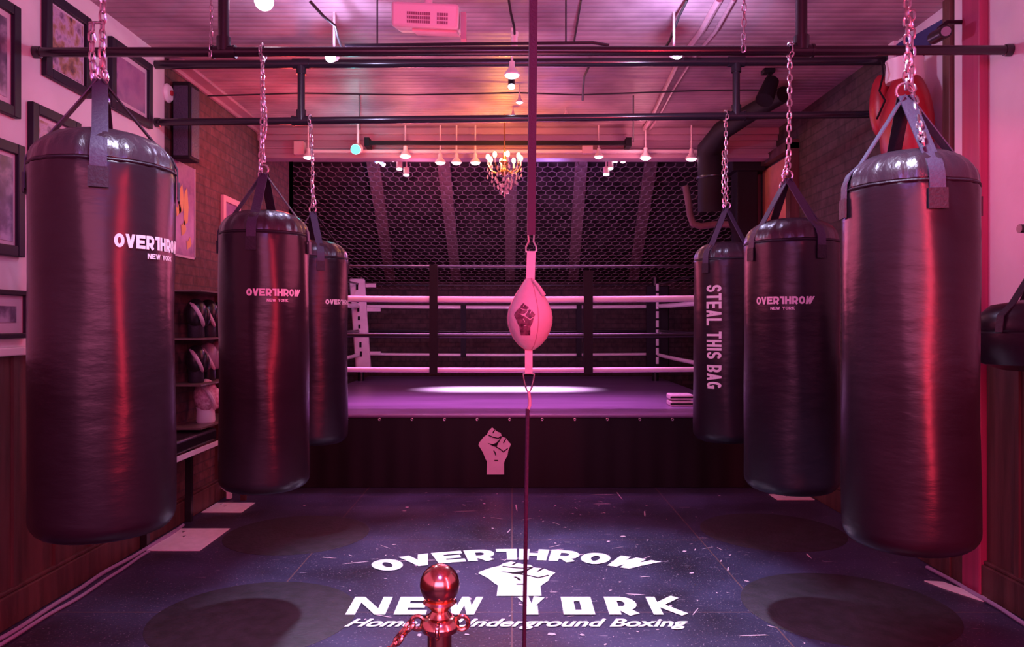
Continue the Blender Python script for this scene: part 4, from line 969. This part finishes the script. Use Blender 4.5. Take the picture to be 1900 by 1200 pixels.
cab([(1094, 108, 5.1), (1092, 125, 5.15), (1084, 142, 5.3), (1082, 160, 5.5), (1081, 186, 5.75)], .008, 'short black hanging cable with a flat end right of the purple cord')
cab([(1078, 0, 4.2), (1065, 78, 4.8)], .006, 'thin dark cable on the ceiling right of the purple cord')
cab([(1175, 178, 5.8), (1175, 262, 6.7)], .006, 'thin dark rod dropping to the right end of the black rod')
cab([(667, 176, 5.8), (668, 240, 6.75)], .006, 'thin dark rod dropping above the teal spotlight')
solo('lamp_fitting', MB().tube([P(955, 66, 4.4), P(955, 90, 4.4)], .018, 12).tube([P(955, 60, 4.4), P(955, 67, 4.4)], .022, 12), M_shade, P(955, 78, 4.4), 'pink cylinder fitting above the large shaded lamp', 'fitting')

# ------------------------------------------------------------ double-end bag in the middle
d = 2.8
t = thing('double_end_bag', P(983, 585, d), 'pink leather teardrop bag with black fist, strung floor to ceiling in the middle', 'punching bag')
ks = d / F
cen = P(983, 0, d).x
prof = [(6, 516), (10, 520), (16, 529), (25, 543), (34, 560), (40, 574), (42.5, 588), (42, 600), (38, 614), (31, 628), (21, 640), (11, 647), (7, 649)]
base0 = Vector((cen, d, 0))
part('bag_body', MB().lathe([(r_ * ks, H + (600 - y_) * ks) for r_, y_ in prof][::-1], base0, 48), M_leather, t, smooth=60)
b = MB()
for a in (.35, .35 + PI / 2, .35 + PI, .35 - PI / 2):
    b.tube([base0 + Vector(((r_ * ks + .0005) * math.cos(a), (r_ * ks + .0005) * math.sin(a), H + (600 - y_) * ks)) for r_, y_ in prof], .0015, 6)
part('seam', b, mat('dark_pink_seam', (.6, .3, .36), .5), t)
part('lace_flap', MB().ribbon([P(990, 520, d - .03), P(1000, 532, d - .045), P(1010, 548, d - .05)], (1, .2, -.6), .012, .006), M_leather, t)
part('top_strap', MB().ribbon([P(986, 466, d), P(985, 490, d), P(984, 520, d)], (1, 0, 0), .032, .012), M_leather, t)
part('bottom_strap', MB().ribbon([P(981, 645, d), P(981, 670, d), P(981, 693, d)], (1, 0, 0), .028, .012), M_leather, t)
def cara(pts, r=.0035): return MB().tube([P(x, y, d) for x, y in pts], r, 8, closed=True)
part('carabiner', cara([(980, 436), (981, 448), (976, 458), (976, 466), (985, 470), (995, 466), (995, 458), (990, 448), (991, 436), (985, 432)]), M_chain, t)
part('carabiner', cara([(971, 694), (972, 705), (976, 720), (981, 730), (986, 720), (990, 705), (991, 694), (981, 690)]), M_chain, t)
part('snap_hook', MB().tube([P(981, 726, d), P(983, 740, d), P(983, 752, d), P(979, 762, d)], .006, 8), M_leather, t)
part('upper_cord', MB().ribbon([P(992.5, 600 - 1.8 * F / d, d), P(985.5, 436, d)], (1, .2, 0), .030, .010), M_cord, t, 'purple elastic cord')
part('lower_cord', MB().tube([P(979, 758, d), P(971, 600 + 1.4 * F / d, d)], .0075, 8), M_cord, t, 'thin dark cord to the floor')
fo, fi = fist(.118)
def onball(u, v, k=.0015):
    z = P(0, 592, d).z + v; y_ = 600 - (z - H) / ks
    for i in range(len(prof) - 1):
        if prof[i][1] <= y_ <= prof[i + 1][1]:
            f = (y_ - prof[i][1]) / (prof[i + 1][1] - prof[i][1]); R_ = (prof[i][0] * (1 - f) + prof[i + 1][0] * f) * ks; break
    else: R_ = .08
    th = -PI / 2 - .27 + u / .085; return base0 + Vector(((R_ + k) * math.cos(th), (R_ + k) * math.sin(th), z))
decal('fist_emblem', fo, onball, mat('worn_black_print', (.07, .015, .04), .5, noise=.6, nscale=60, col2=(.3, .12, .18)), t, .012, 'worn black raised fist')
decal('emblem_lines', fi, lambda u, v: onball(u, v, .0025), M_leather, t, .012, 'pink lines in the fist')

# ------------------------------------------------------------ copper stanchion in front
d = 1.5; k = d / F; sx_ = (816 - 950) * k
zz = lambda y_: H + (600 - y_) * k
t = thing('rope_stanchion', (sx_, d, 0), 'copper barrier post with a ball top at the bottom edge', 'stanchion')
part('ball_finial', MB().ellipsoid((sx_, d, zz(1084)), (.0395, .0395, .040), 32, 20).lathe([(.03, zz(1112)), (.034, zz(1116)), (.024, zz(1124)), (.016, zz(1132)), (.022, zz(1140)), (.03, zz(1146))][::-1], (sx_, d, 0), 28), M_copper, t)
part('collar', MB().lathe([(.024, zz(1172)), (.036, zz(1168)), (.040, zz(1158)), (.036, zz(1148)), (.026, zz(1142))], (sx_, d, 0), 28), M_copper, t)
for a in (180, 0, 90, 270):
    a = math.radians(a); dr = Vector((math.cos(a), math.sin(a), 0))
    part('rope_eye', MB().ring(Vector((sx_, d, zz(1155))) + dr * .044, .013, .0045, (-dr.y, dr.x, 0) if True else 0), M_copper, t)
part('post', MB().tube([(sx_, d, .03), (sx_, d, zz(1168))], .0245, 28), M_copper, t)
part('base', MB().lathe([(.165, 0), (.165, .012), (.14, .022), (.06, .04), (.03, .06)], (sx_, d, 0), 40), M_copper, t)
r0 = Vector((sx_ - .055, d, zz(1155)))
pts = [r0, r0 + Vector((-.018, -.005, -.02)), r0 + Vector((-.045, -.01, -.055)), r0 + Vector((-.075, -.015, -.12)), r0 + Vector((-.09, -.02, -.3)), r0 + Vector((-.09, -.02, -.55)), r0 + Vector((-.095, -.02, -.77)), r0 + Vector((-.14, -.03, -.786))]
b = MB().chain(pts, .016, .020, .0042)
tr = solo('barrier_chain', b, M_copper, r0, 'copper chain looping down from the collar of the barrier post', 'chain')
